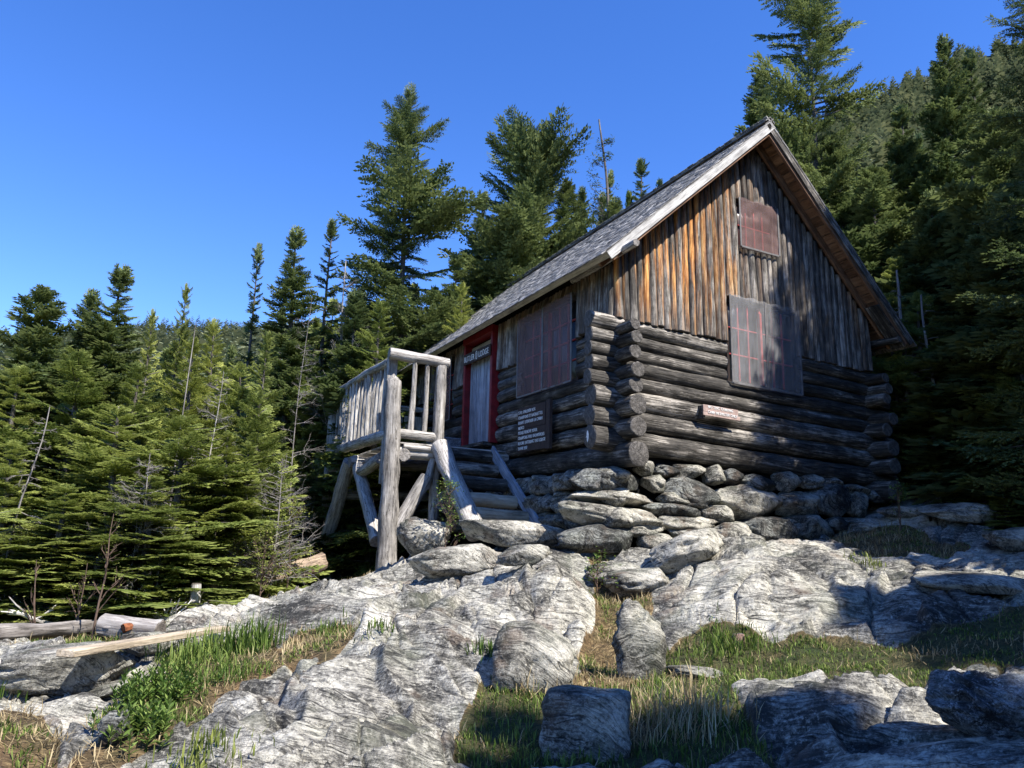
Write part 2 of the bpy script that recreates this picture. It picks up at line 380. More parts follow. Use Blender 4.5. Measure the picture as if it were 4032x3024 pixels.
M_scr = screenmat('wire_mesh_screen', (.30, .30, .31), .42)
M_scr2 = screenmat('rusty_mesh_screen', (.17, .105, .10), .57)
M_wire = plain('galvanised_edge', (.13, .125, .125), .5, .5)
M_muntin = plain('faded_red_muntin', (.52, .08, .08), .6, .3, .3, 12)
# ------------------------------------------------------------------ ground
CP = [(0, 1659, 5.0), (400, 1659, 4.8), (800, 1659, 4.9), (1100, 1659, 5.1), (1500, 1659, 5.1), (1900, 1659, 5.0), (2212, 1659, 4.9),
      (0, 1500, 6.6), (300, 1520, 6.2), (600, 1500, 6.1), (900, 1500, 6.0), (1100, 1500, 6.2), (1300, 1500, 6.4), (1600, 1500, 6.4), (1900, 1500, 6.4), (2212, 1500, 6.2),
      (60, 1400, 8.6), (200, 1430, 8.0), (400, 1400, 8.0), (600, 1400, 7.6), (900, 1400, 7.2), (1100, 1400, 7.4), (1270, 1400, 8.1), (1500, 1395, 7.9), (1750, 1400, 7.8), (2000, 1400, 7.7), (2212, 1395, 7.6),
      (370, 1352, 9.3), (480, 1322, 9.7), (600, 1300, 10.0), (730, 1268, 10.9), (650, 1320, 9.0), (850, 1300, 8.8), (1000, 1300, 8.7), (1150, 1300, 8.6), (1225, 1270, 8.8), (1300, 1300, 9.6), (1430, 1310, 8.9), (1600, 1300, 8.6), (1900, 1310, 8.8), (2212, 1310, 8.8),
      (850, 1225, 13.0), (950, 1245, 11.0), (1100, 1225, 10.4), (1220, 1195, 10.2), (1300, 1230, 10.9), (1500, 1230, 9.9), (1620, 1185, 10.7), (1800, 1200, 10.8), (1950, 1215, 10.8), (2120, 1235, 10.4), (2212, 1240, 10.2),
      (1880, 1130, 13.2), (2020, 1100, 14.5), (2212, 1110, 14.5), (2212, 1170, 12.0), (2000, 1160, 12.0)]
CPW = [at(*c) for c in CP]
CPW += [np.array(p, float) for p in [(-2.2, 8.4, -2.6), (-1.2, 6, -1.75), (0, 8, -1.7), (2.5, 4, -1.0), (5.6, .6, -.15), (6, 4, .3), (2.5, 9, -.9), (0, -.3, -1.15), (1.6, -.3, -1.12), (3, -.3, -1.0), (4, -.3, -.85),
        (-5, 5, -3.0), (-4, 9, -3.1), (-3.6, 4.6, -2.6), (-8, 2, -2.9), (-12, 0, -3), (-10, 8, -3.5), (-6, 14, -3.4), (0, 16, -2.0), (8, 12, 1.4), (10, 5, 1.2), (9, -1, -.3), (10, -6, -1.1), (4, -9, -2.4), (-1, -12.5, -3),
        (-6, -12, -3.2), (-5.7, -9.3, -3.05), (-12, -8, -3.2), (14, 14, 2.4), (-16, 12, -3.6), (0, 24, -1), (16, 2, 1.8), (14, -12, -1.2), (-12, -16, -3.4), (4, -18, -3)]]
CPW = np.array(CPW)
def _ker(A, B): return -np.sqrt(((A[:, None, :2]-B[None, :, :2])**2).sum(-1)+.25)
_K = _ker(CPW, CPW)+np.eye(len(CPW))*.03
_mz = CPW[:, 2].mean(); _wt = np.linalg.solve(_K, CPW[:, 2]-_mz)
def hills(x, y):
    d = np.hypot(x-CAM[0], y-CAM[1]); br = np.degrees(np.arctan2(x-CAM[0], y-CAM[1]))-math.degrees(YAW)   # bearing from the heading
    crest = np.interp(br, [-180, -70, -34, -26, -22, -18, -10, 0, 10, 20, 25, 30, 34, 60, 120, 180], [4, 5, 12.4, 14.2, 14.5, 15.0, 16, 17, 20.5, 28.4, 30.0, 30.6, 31.2, 32, 10, 4])
    dist = np.interp(br, [-180, -34, -10, 10, 25, 60, 180], [300, 330, 300, 220, 190, 190, 300])
    H = np.tan(np.radians(crest-1.5))*dist
    t = np.clip((d-28)/(dist-28), 0, 1.5); s = np.where(t < 1, t**1.25, 1-(t-1)*.5)
    return H*s*(1+0*x)+np.where(d > 28, fbm(x*.03, y*.03, 1.2, 4)*np.clip((d-28)/60, 0, 1)*5, 0)
BUMPS = [(*at(u, v, D)[:2], am, rd) for (u, v, D, am, rd) in [(1640, 1270, 9.0, .20, 1.1), (1165, 1260, 9.2, .18, .65), (1310, 1340, 8.7, -.26, .36), (1285, 1250, 9.8, -.2, .3), (1330, 1420, 7.9, -.12, .35), (760, 1430, 7.2, .10, .8), (700, 1390, 8.0, -.15, .35)]]
def base_z(x, y):
    x = np.asarray(x, float); y = np.asarray(y, float); sh = x.shape; P = np.stack([x.ravel(), y.ravel()], -1)
    out = np.empty(len(P))
    for i in range(0, len(P), 40000):
        out[i:i+40000] = _mz+_ker(P[i:i+40000], CPW)@_wt
    z = out.reshape(sh); d = np.hypot(x-CAM[0], y-CAM[1]); k = np.clip((d-24)/20, 0, 1)
    z = z*(1-k)+np.clip(z, -3.5, 3)*k
    for bx_, by_, am, rd in BUMPS: z = z+am*np.exp(-((x-bx_)**2+(y-by_)**2)/rd**2)
    return z+hills(x, y)
SOIL = [  # (polygon seen in the picture, greenness)
    ([(345, 1395), (400, 1385), (560, 1372), (600, 1385), (600, 1430), (500, 1470), (380, 1460), (340, 1430)], .55),
    ([(600, 1400), (690, 1350), (770, 1345), (780, 1372), (680, 1412), (560, 1455), (450, 1505), (340, 1575), (250, 1659), (130, 1659), (240, 1585), (420, 1480)], .22),
    ([(215, 1540), (300, 1480), (440, 1460), (440, 1540), (330, 1600), (240, 1640)], .5),
    ([(0, 1500), (70, 1510), (120, 1560), (150, 1610), (120, 1659), (0, 1659)], .3),
    ([(0, 1335), (370, 1345), (330, 1385), (230, 1392), (0, 1400)], .5),
    ([(1262, 1215), (1310, 1215), (1420, 1260), (1400, 1330), (1400, 1480), (1230, 1480), (1270, 1380), (1290, 1300)], .3),
    ([(1390, 1460), (1480, 1375), (1560, 1340), (1650, 1385), (1790, 1430), (1770, 1480), (1560, 1480), (1420, 1510)], .75),
    ([(1050, 1460), (1250, 1480), (1560, 1470), (1600, 1540), (1700, 1659), (960, 1659), (1000, 1560)], .8),
    ([(1640, 1400), (1800, 1375), (1950, 1385), (2070, 1345), (2212, 1310), (2212, 1420), (2060, 1440), (1980, 1490), (1800, 1490), (1760, 1450)], .8),
    ([(1780, 1180), (1850, 1150), (1960, 1130), (2000, 1160), (2110, 1175), (2060, 1205), (1900, 1205)], .4),
    ([(1870, 1090), (1960, 1075), (2212, 1090), (2212, 1060), (1900, 1040)], .5),
    ([(680, 1395), (760, 1350), (765, 1385), (690, 1440)], .4), ([(555, 1265), (700, 1235), (700, 1255), (560, 1290)], .2)]
def in_poly(u, v, poly):
    c = np.zeros(u.shape, bool); n = len(poly)
    for i in range(n):
        x1, y1 = poly[i]; x2, y2 = poly[(i+1) % n]
        if y1 == y2: continue
        c ^= ((y1 > v) != (y2 > v)) & (u < (x2-x1)*(v-y1)/(y2-y1)+x1)
    return c
def soil_mask(x, y, z):
    """what covers the ground at a place: 1 soil, 0 bare rock; and how green it is"""
    nx = pn(x*1.3, y*1.3, 4.4)*26; ny = pn(x*1.3, y*1.3, 8.8)*16
    u, v, dz = project(np.stack([x, y, z], -1)); u = u+nx; v = v+ny
    d = np.hypot(x-CAM[0], y-CAM[1])
    inner = (dz > 1) & (u > -250) & (u < 2500) & (v < 1900)
    crest = np.interp(u, [0, 370, 480, 600, 730, 860, 1000, 1250, 1600, 1880, 2000, 2212], [9.4, 9.9, 10.4, 11, 12, 14.2, 13, 12, 12, 14.5, 15.5, 15.5])
    rockz = inner & (d < crest)
    soil = np.where(rockz, 0., 1.); green = np.where(rockz, 0., np.clip(.25+(d-18)*.06, .25, 1.2))
    for poly, g in SOIL:
        k = in_poly(u, v, poly) & rockz; soil[k] = 1; green[k] = g
    return soil, green
CRK = []
for line in [[(745, 1346, 8.5), (800, 1356, 8.4), (870, 1346, 8.45), (940, 1345, 8.4), (990, 1334, 8.5)], [(1090, 1262, 9.0), (1130, 1282, 8.8), (1160, 1318, 8.5), (1130, 1340, 8.3)], [(640, 1452, 6.9), (615, 1530, 6.3)], [(1440, 1318, 8.8), (1540, 1330, 8.5), (1660, 1372, 8.1)],
             [(1560, 1222, 10.0), (1720, 1262, 9.5), (1900, 1300, 9.1)], [(860, 1540, 5.8), (930, 1560, 5.7), (985, 1590, 5.6)], [(300, 1440, 7.3), (420, 1400, 7.9)], [(1850, 1560, 5.7), (1960, 1500, 6.2), (2080, 1530, 6.0)], [(1000, 1250, 10.0), (985, 1290, 9.2)]]:
    q_ = [at(*c)[:2] for c in line]; CRK += list(zip(q_[:-1], q_[1:]))
def relief(x, y, z):
    wx = x+.35*pn(x*.8, y*.8, 1.1); wy = y+.35*pn(x*.8, y*.8, 5.1)
    f = wx*.55+wy*.85
    g = fbm(x*.6, y*.6, 2.2, 2)*.15
    rg = (1-np.abs(pn(f*2.1, wx*.9-wy*.5, .3))*2.4); g = g+np.clip(rg, 0, 1)*.06
    g = g+fbm(f*3.2, (wx-wy)*.55, .7, 5, .55)*.062
    st = pn(wx*.9+3, wy*.9, 7.7)*2.2+f*.9; fr = st-np.floor(st)        # little ledges
    g = g+.13*(np.clip(fr/.86, 0, 1)-np.clip((fr-.86)/.14, 0, 1))-.05
    ck = np.abs(pn(wx*.8+9, wy*.8, 3.7)); g = g-.13*np.exp(-(ck/.018)**2)
    ck = np.abs(pn(wx*2.1+1, f*1.3, 6.7)); g = g-.05*np.exp(-(ck/.03)**2)
    jx = x+.05*pn(x*5, y*5, 2.5); jy = y+.05*pn(x*5, y*5, 6.5)
    for (a_, b_) in CRK:
        d_ = b_-a_; t_ = np.clip(((jx-a_[0])*d_[0]+(jy-a_[1])*d_[1])/(d_@d_), 0, 1); e_ = np.hypot(jx-a_[0]-t_*d_[0], jy-a_[1]-t_*d_[1])
        g = g-.15*np.exp(-(e_/.035)**2)
    return g+fbm(f*14, (wx-wy)*3, z*3, 3)*.012-.03
def ground(x, y, full=False):
    z = base_z(x, y); soil, green = soil_mask(x, y, z)
    d = np.hypot(x-CAM[0], y-CAM[1]); near = np.clip((30-d)/10, 0, 1)
    rz = relief(x, y, z)*near; sz = (fbm(x*1.6, y*1.6, 3.3, 3)*.07-.03)*near
    k = np.where(soil > .5, 1., 0.)
    zz = z+rz*(1-k*.85)+sz*k
    return (z+sz, rz-sz, soil, green) if full else zz
def gz(x, y): return float(ground(np.array([float(x)]), np.array([float(y)]))[0])
def build_ground():
    hd = math.degrees(YAW)
    az = np.concatenate([np.linspace(-180, -42, 46)[:-1], np.linspace(-42, 42, 640), np.linspace(42, 180, 46)[1:-1]])
    rr = [.25]
    while rr[-1] < 700:
        r = rr[-1]; rr.append(r*(1.12 if r < 3.2 else 1.0052 if r < 12.5 else 1.012 if r < 18 else 1.05))
    rr = np.array(rr); A, Rr = np.meshgrid(np.radians(az+hd), rr)
    X = CAM[0]+np.sin(A)*Rr; Y = CAM[1]+np.cos(A)*Rr
    zs, dzr, so_, gr_ = ground(X, Y, True); n, m = X.shape
    # soften the soil mask and let the soil sit where it belongs
    for arr in (so_, gr_):
        for _ in range(5):
            arr[1:-1, 1:-1] = (arr[1:-1, 1:-1]*2+arr[:-2, 1:-1]+arr[2:, 1:-1]+arr[1:-1, :-2]+arr[1:-1, 2:])/6
    Z = zs+dzr*(1-so_*.85)
    i = np.arange(n-1)[:, None]*m; j = np.arange(m)[None]; j2 = (j+1) % m
    Q = np.stack([i+j, i+j2, i+m+j2, i+m+j], -1).reshape(-1, 4)[:, ::-1]
    V = np.stack([X, Y, Z], -1).reshape(-1, 3)
    c = len(V); V = np.vstack([V, [[CAM[0], CAM[1], Z[0].mean()]]])
    T = np.stack([np.full(m, c), np.arange(m), (np.arange(m)+1) % m], -1)[:, ::-1]
    me = fastmesh('ground', V, [Q, T], True, {'soil': np.append(so_.ravel(), 1), 'green': np.append(gr_.ravel(), .3)})
    o = link('ground', me, M_rock); tag(o, kind='structure')
    return X, Y, Z, so_, gr_
GX, GY, GZ_, GS, GG = build_ground()
_DD = np.geomspace(3.2, 17, 420)
def hit(u, v, fallback=9.0):
    "distance at which the line of sight meets the ground"
    d = ray(u, v); h = math.hypot(d[0], d[1]); P = CAM+d*(_DD/h)[:, None]
    g = ground(P[:, 0], P[:, 1]); k = np.nonzero(P[:, 2] <= g)[0]
    return float(_DD[k[0]]) if len(k) else fallback
# ------------------------------------------------------------------ cabin
XA, ZA, XL, ZL, XR, ZR = 2.65, 5.83, -.42, 2.93, 5.56, 2.70       # roof profile: apex, left eave, right eave
Y0, Y1 = -.47, 9.75
def roofz(x): return ZL+(ZA-ZL)*(x-XL)/(XA-XL) if x < XA else ZA+(ZR-ZA)*(x-XA)/(XR-XA)
cab = empty('log_cabin', (2.5, 4.6, 0.0), 'weathered log cabin on a dry stone footing with steep shingled roof', 'cabin')
def cmb(): return MB(sag)
GL = [(.35, .165), (.66, .145), (.95, .15), (1.20, .115), (1.42, .12), (1.62, .105), (1.82, .11), (2.04, .12)]
for i, (z, r) in enumerate(GL):
    spans = [(-.36-(R_.uniform(0, .06) if i else .02), 5.42+R_.uniform(0, .08))] if z < 1.5 else [(-.36-R_.uniform(0, .07), 2.0), (3.45, 5.4+R_.uniform(0, .06))]
    for (a, b) in spans:
        m = cmb(); m.log((a, .05, z+.01), (b, .05, z-.015), r*1.04, r*.97, seg=20, wob=.08, bend=.004)
        m.build('wall_log', M_log, cab)
    m = cmb(); m.log((-.3, 9.3, z), (5.35, 9.3, z), r, r, seg=12); m.build('wall_log', M_log, cab)
EL = [(.13, .185, .17), (.50, .15, .135), (.80, .15, .14), (1.08, .125, .115), (1.29, .115, .11), (1.55, .12, .10), (1.76, .11, .095), (1.95, .105, .085)]
for i, (z, r, re) in enumerate(EL):
    e0 = -.40-R_.uniform(0, .08)
    if z < .6: spans = [(e0, 9.6)]
    elif z < 1.35: spans = [(e0, 4.13), (5.82, 9.6)]
    else: spans = [(e0, 1.06), (3.12, 4.13), (5.82, 6.62), (7.5, 9.6)]
    for k, (a, b) in enumerate(spans):
        m = cmb(); m.log((.09, a, z+.02), (.06, b, z-.01), re if k == 0 else r, r, seg=20, wob=.09, bend=.004)
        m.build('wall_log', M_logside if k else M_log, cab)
    m = cmb(); m.log((4.98, e0+.02, z+.02), (5.0, 9.6, z), re*.95, r, seg=16, wob=.08); m.build('wall_log', M_log, cab)
m = cmb(); pm = np.array([(.0, -.085), (.022, -.05), (.025, -.01), (.055, -.012), (.03, .012), (.028, .05), (.012, .085), (-.012, .08), (-.03, .03), (-.026, -.03)])
V_ = [(-.399, .07+a_, .365+b_) for a_, b_ in pm]; m.add(V_+[(-.399, .07, .365)], None, [(q, (q+1) % 10, 10) for q in range(10)]); m.build('paint_mark', M_white, cab, smooth=False)
# dark backing sheets added behind the logs to stop light, also closing the gables
m = cmb()
for yy in (.09, 9.26):
    P = [(.1, yy, 0), (4.95, yy, 0), (4.95, yy, roofz(4.95)-.12), (XA, yy, ZA-.16), (.1, yy, roofz(.1)-.12)]
    m.add(P, None, [(0, 1, 2), (0, 2, 3), (0, 3, 4)])
for xx in (.13, 4.95): m.add([(xx, .09, 0), (xx, 9.26, 0), (xx, 9.26, roofz(xx)-.1), (xx, .09, roofz(xx)-.1)], [(0, 1, 2, 3)])
m.add([(.13, .09, .05), (4.95, .09, .05), (4.95, 9.26, .05), (.13, 9.26, .05)], [(0, 1, 2, 3)])
m.build('dark_backing', M_dark, cab, smooth=False)
def siding(name, axis, spans, pos, warmf, lean=.02):
    """vertical round logs side by side; spans = list of (from, to, z0, z1 or function)"""
    m = cmb()
    for (a, b, z0, z1) in spans:
        n = max(1, round((b-a)/.122)); st = (b-a)/n
        for i in range(n):
            c = a+(i+.5)*st; top = (z1(c) if callable(z1) else z1); bot = z0+R_.uniform(-.02, .02)
            if top-bot < .05: continue
            r = st*.52*R_.uniform(.92, 1.1); k = len(m.aux); off = R_.uniform(-.012, .012)
            p0 = (c, pos-.025+off, bot) if axis == 'x' else (pos-.025+off, c, bot)
            p1 = (c+R_.uniform(-.01, .01), pos+off, top) if axis == 'x' else (pos+off, c+R_.uniform(-.01, .01), top)
            m.log(p0, p1, r*1.08, r*.9, seg=12, wob=.09, bend=.004, step=.1)
            for q in range(k, len(m.aux)):
                z = m.V[q][:, 2]; m.aux[q][:, 2] = np.clip(warmf(c)*R_.uniform(.55, 1.25)*np.clip((z-1.9)/1.3, .25, 1), 0, 1)
    return m.build(name, M_side, cab)
rt = lambda c: roofz(c)-.19
wf = lambda c: float(np.interp(c, [0, 1.2, 1.9, 2.3, 2.8, 4.3, 4.6, 5.1], [1.25, 1.1, .85, .45, .08, .03, .4, .5]))
siding('gable_siding', 'x', [(.0, 2.02, 2.13, rt), (2.02, 2.28, 2.86, rt), (2.28, 3.09, 2.86, 3.72), (2.28, 3.09, 4.55, rt), (3.09, 3.43, 2.86, rt), (3.43, 5.08, 2.13, rt)], .0, wf)
for sp in [[(.0, 1.07, 2.06, 2.95), (1.07, 3.11, 2.78, 2.95), (3.11, 4.14, 2.03, 2.95)], [(5.82, 6.62, 2.03, 2.95), (6.62, 7.5, 2.82, 2.95), (7.5, 9.4, 2.0, 2.95)]]: siding('eave_siding', 'y', sp, .0, lambda c: .22)
siding('far_eave_siding', 'y', [(.0, 9.4, 2.06, 2.95)], 5.08, lambda c: .1)
m = cmb()
for (a, b, z0, z1) in [(.0, 5.08, 2.13, rt)]:
    for i in range(36): c = .07+i*.141; m.log((c, 9.4, z0), (c, 9.4, max(z0+.1, z1(c))), .075, seg=8, step=.5)
m.build('back_siding', M_side, cab)
# ---- roof
roof = bpy.data.objects.new('roof', None); COL.objects.link(roof); roof.parent = cab
def slope(side):
    a = np.array([XA, 0, ZA]); b = np.array([XL, 0, ZL]) if side < 0 else np.array([XR, 0, ZR])
    L = np.linalg.norm(b-a); s = (b-a)/L; n = np.array([-s[2], 0, s[0]]);
    if n[2] < 0: n = -n
    return a, s, n, L
for side in (-1, 1):
    a, s, n, L = slope(side); ax = [s, (0, 1, 0), n]
    m = cmb(); k = int(L/.165)
    for i in range(k): m.box(a+s*((i+.5)*L/k)-n*.055+np.array([0, (Y0+Y1)/2, 0]), (L/k*.93, Y1-Y0-.02, .022), ax, grain=1)
    m.build('sheathing', M_soff, roof)
    m = cmb(); rows = int(L/.125)
    for i in range(rows+1):
        y = Y0-.03+R_.uniform(-.1, 0)
        while y < Y1+.02:
            w_ = R_.uniform(.10, .22); y1 = min(y+w_, Y1+.04); y0 = max(y, Y0-.03)
            if y1-y0 > .02:
                c = a+s*min((i+.1)*L/rows+R_.uniform(-.008, .008), L-.02)-n*.015
                tl = np.array(s)*.999+n*.045; tl /= np.linalg.norm(tl)
                m.box(c+np.array([0, (y0+y1)/2, 0])+n*R_.uniform(-.002, .004), (.30 if i else .2, y1-y0-.006, .019), [tl, (0, 1, 0), np.cross(tl, (0, 1, 0))*-1], grain=0)
            y += w_
    m.build('shingles', M_shin, roof)
    # rafters, barge boards
    for yy, nm in ((Y0+.03, 'barge_rafter'), (.0-.12, 'rafter'), (9.35, 'rafter'), (Y1-.03, 'barge_rafter')):
        m = cmb(); m.box(a+s*(L/2)-n*.125+np.array([0, yy, 0]), (L-.02, .05, .12), ax, grain=0, rnd=.4); m.build(nm, M_soff, roof)
    m = cmb(); m.box(a+s*(L/2+.01)-n*.085+np.array([0, Y0-.012, 0]), (L+.04, .025, .125 if side < 0 else .10), ax, grain=0, rnd=.6); m.build('barge_board', M_trim if side < 0 else M_log, roof)
    m = cmb(); m.box(a+s*(L-.004)-n*.055+np.array([0, (Y0+Y1)/2, 0])+s*.012, (.024, Y1-Y0-.03, .12 if side < 0 else .10), ax, grain=1); m.build('eave_fascia', M_trim if side < 0 else M_log, roof)
m = cmb(); m.box((XA-.045, (Y0+Y1)/2, ZA+.012), (.14, Y1-Y0+.06, .018), [(-.726, 0, -.687), (0, 1, 0), (-.687, 0, .726)], grain=1)
m.box((XA+.045, (Y0+Y1)/2, ZA+.012), (.14, Y1-Y0+.06, .018), [(.68, 0, -.733), (0, 1, 0), (.733, 0, .68)], grain=1); m.build('ridge_cap', M_shin, roof)
m = cmb(); m.log((-.15, -.80, 2.98), (-.02, 1.2, 3.02), .055, seg=12); m.build('purlin', M_post, roof)
m = cmb(); m.log((5.25, -.45, 2.72), (5.25, 9.6, 2.75), .06, seg=10); m.build('purlin', M_log, roof)
m = cmb(); a, s, n, L = slope(1); m.box(a+s*(L-.42)-n*.20+np.array([0, -.33, 0]), (.84, .26, .03), [s, (0, 1, 0), n]); m.build('soffit_board', M_log, roof)
# ---- windows
def quad_sheet(m, f, nu, nv, aux=(0, 0, 0)):
    U_, V_ = np.meshgrid(np.linspace(0, 1, nu+1), np.linspace(0, 1, nv+1), indexing='ij'); P = f(U_, V_)
    i = np.arange(nu)[:, None]*(nv+1); j = np.arange(nv)[None]
    Q = np.stack([i+j, i+nv+1+j, i+nv+2+j, i+1+j], -1).reshape(-1, 4); m.add(P.reshape(-1, 3), Q, aux=aux)
def window(axis, c0, c1, z0, z1, cols, rows, panels, label, scr, muntin_area=(0, 0, 1, 1), mat=None):
    """glass and red muntins set in the wall, wire screens stretched over them outside"""
    def P(c, o, z): return (c, o, z) if axis == 'x' else (o, c, z)
    def S3(a, b, c): return (a, b, c) if axis == 'x' else (b, a, c)
    w_ = bpy.data.objects.new('window', None); COL.objects.link(w_); w_.parent = cab; w_['label'] = label
    cx, cz = (c0+c1)/2, (z0+z1)/2
    m = cmb(); m.box(P(cx, .06, cz), S3(c1-c0-.02, .02, z1-z0-.02)); m.build('pane', mat or M_glass, w_, smooth=False)
    m = cmb()
    for zz in (z0+.03, z1-.03): m.box(P(cx, .035, zz), S3(c1-c0-.1, .05, .05))
    for cc in (c0+.03, c1-.03): m.box(P(cc, .035, cz), S3(.05, .05, z1-z0-.01))
    m.build('frame', M_brownp, w_)
    m = cmb(); u0, v0, u1, v1 = muntin_area
    n = panels
    for p in range(n):
        a = c0+(c1-c0)*p/n+.05; b = c0+(c1-c0)*(p+1)/n-.05
        if p: m.box(P(c0+(c1-c0)*p/n, .03, cz), S3(.06, .05, z1-z0-.1))
        for k in range(1, cols): m.box(P(a+(b-a)*k/cols, .03, z0+(z1-z0)*(v0+v1)/2), S3(.022, .03, (z1-z0)*(v1-v0)-.1))
        for k in range(1, rows): m.box(P((a+b)/2, .032, z0+.04+(z1-z0-.08)*k/rows), S3(b-a, .028, .022))
    m.build('muntins', M_muntin, w_)
    for p in range(n):
        a = c0+(c1-c0)*p/n-.015+.02*(p > 0); b = c0+(c1-c0)*(p+1)/n+.015; sd = R_.random()*20
        def f(uu, vv):
            c = a+(b-a)*uu; z = z0-.03+(z1-z0+.05)*vv+.012*np.sin(uu*17+sd)*vv
            o = -.102-.014*np.sin(np.pi*uu)-.018*np.abs(pn(uu*2+sd, vv*2.5, 2.1))-(.02*np.exp(-((uu-.7+.5*(1-vv))/.12)**2)*np.clip((vv-.6)/.3, 0, 1) if n == 2 else 0)
            return np.stack([c, o, z] if axis == 'x' else [o, c, z], -1)
        m = cmb(); quad_sheet(m, f, 24, 30); m.build('wire_screen', scr, w_)
        m = cmb()
        for cc in (a+.015, b-.015): m.box(P(cc, -.112, cz), S3(.03, .014, z1-z0+.04))
        m.box(P((a+b)/2, -.113, z0-.02), S3(b-a-.06, .012, .03)); m.build('screen_edge', M_wire, w_)
    return w_
window('x', 2.03, 3.42, 1.50, 2.86, 3, 3, 2, 'large gable window behind two sheets of wire mesh', M_scr)
window('x', 2.29, 3.08, 3.75, 4.54, 4, 2, 1, 'small upper gable window behind a rusty mesh sheet', M_scr2, mat=NT('brown_pane', .3, .4).done((.10, .045, .04)))  # the pane itself is an even brown
window('y', 1.09, 3.10, 1.38, 2.77, 3, 4, 2, 'wide screened window right of the red door frame', M_scr2)
window('y', 6.64, 7.46, 1.38, 2.80, 2, 4, 1, 'narrow screened window left of the red door frame', M_scr2)
# ---- door
m = cmb()
DW = [4.33, 4.5, 4.72, 4.9, 5.1, 5.3, 5.47, 5.64]
door = bpy.data.objects.new('door', None); COL.objects.link(door); door.parent = cab
for a, b in zip(DW[:-1], DW[1:]): m.box((-.01+R_.uniform(-.004, .004), (a+b)/2, 1.55), (.035, b-a-.012, 1.75), grain=2)
m.build('plank_leaf', M_door, door)
m = cmb(); m.box((-.0, 4.98, 2.60), (.03, 1.3, .34), grain=1); m.build('transom_board', M_plank, door)
m = cmb(); m.box((-.035, 4.40, 1.5), (.03, .03, .16)); m.box((-.06, 4.40, 1.5), (.02, .02, .1)); m.build('handle', M_dark, door)
fr = bpy.data.objects.new('door_frame', None); COL.objects.link(fr); fr.parent = cab
for yy in (5.71, 4.25):
    m = cmb(); m.box((-.06, yy, 1.79), (.17, .10, 2.26), grain=2); m.build('jamb', M_red, fr)
m = cmb(); m.box((-.06, 4.98, 2.895), (.21, 1.60, .13), grain=1); m.build('lintel', M_red, fr)
m = cmb(); m.box((-.08, 4.98, .64), (.34, 1.4, .07), grain=1); m.build('threshold', M_log, cab)
# ---- signs (they hang on the cabin: things of their own)
def lettering(lines, size, origin, xdir, zdir, parent, mat, leading=1.35, thick=.003, widths=None):
    """real letter shapes, a few millimetres thick, one mesh"""
    V = []; Ft = []; n0 = 0
    xdir = np.array(xdir, float); zdir = np.array(zdir, float)
    for i, s in enumerate(lines):
        if not s: continue
        cu = bpy.data.curves.new('t', 'FONT'); cu.body = s; cu.size = size; cu.extrude = thick; cu.offset = size*.004; cu.space_character = 1.08
        ob = bpy.data.objects.new('t', cu); COL.objects.link(ob); bpy.context.view_layer.update()
        me = bpy.data.meshes.new_from_object(ob.evaluated_get(bpy.context.evaluated_depsgraph_get()))
        vv = np.array([v.co[:] for v in me.vertices]); me.calc_loop_triangles(); tr = np.array([t.vertices[:] for t in me.loop_triangles])
        if widths and widths[i]: vv[:, 0] *= widths[i]/max(vv[:, 0].max(), 1e-3)
        vv[:, 1] += -i*size*leading+size*.03*np.sin(vv[:, 0]*31+i)
        V.append(vv); Ft.append(tr+n0); n0 += len(vv)
        bpy.data.objects.remove(ob); bpy.data.curves.remove(cu); bpy.data.meshes.remove(me)
    V = np.vstack(V); nn = np.cross(xdir, zdir)
    P = np.array(origin)+V[:, :1]*xdir+V[:, 1:2]*zdir+V[:, 2:3]*nn
    mb = MB(sag); mb.add(P, None, np.vstack(Ft)); return mb.build('lettering', mat, parent, smooth=False)
def sw(p): return tuple(sag(np.array(p, float)))
sg = empty('name_sign', sw((-.17, 4.98, 2.45)), 'dark board with white BUTLER LODGE lettering across the red door frame', 'sign')
yd = np.array([0, -1, -.02]); zd = np.array([0, .02, 1.])
m = cmb(); m.box((-.175, 4.93, 2.475), (.03, 1.42, .225), [(1, 0, 0), (0, 1, .02), (0, -.02, 1)], grain=1); m.build('board', M_brownp, sg)
lettering(['BUTLER'], .165, (-.1925, 5.60, 2.425), yd, zd, sg, M_white, widths=[.58])
lettering(['LODGE'], .165, (-.1925, 4.80, 2.409), yd, zd, sg, M_white, widths=[.52])
m = cmb()                                                             # oval emblem between the two words
th = np.linspace(0, 2*np.pi, 33)[:-1]
def oval(a0, b0, a1, b1, cy, cz):
    o = np.stack([np.full(32, -.193), cy-np.cos(th)*a0, cz+np.sin(th)*b0], -1); i_ = np.stack([np.full(32, -.193), cy-np.cos(th)*a1, cz+np.sin(th)*b1], -1)
    j = np.arange(32); k = (j+1) % 32; m.add(np.vstack([o, i_]), np.stack([j, k, 32+k, 32+j], -1))
oval(.058, .088, .036, .066, 4.915, 2.475); m.box((-.192, 4.915, 2.475), (.004, .016, .09)); m.build('emblem', M_white, sg, smooth=False)
nb = empty('notice_board', sw((-.2, 2.35, .36)), 'brown bilingual notice board with white painted text on the log wall right of the steps', 'sign')
m = cmb(); m.box((-.165, 2.36, .94), (.03, 1.06, .37), grain=1); m.build('upper_board', M_brownp, nb)
m = cmb(); m.box((-.168, 2.31, .555), (.03, 1.14, .39), grain=1); m.build('lower_board', M_brownp, nb)
m = cmb(); m.box((-.17, 1.70, .74), (.06, .12, .80), grain=2); m.build('post_board', M_brownp, nb)
lettering(['S.V.P. ENLEVER VOS', 'CRAMPONS ET RAQUETTES', "AVANT D'ENTRER LA CABIN", 'MERCI'], .075, (-.184, 2.85, 1.02), (0, -1, 0), (0, 0, 1), nb, M_white, 1.2, widths=[.66, .93, .93, .23])
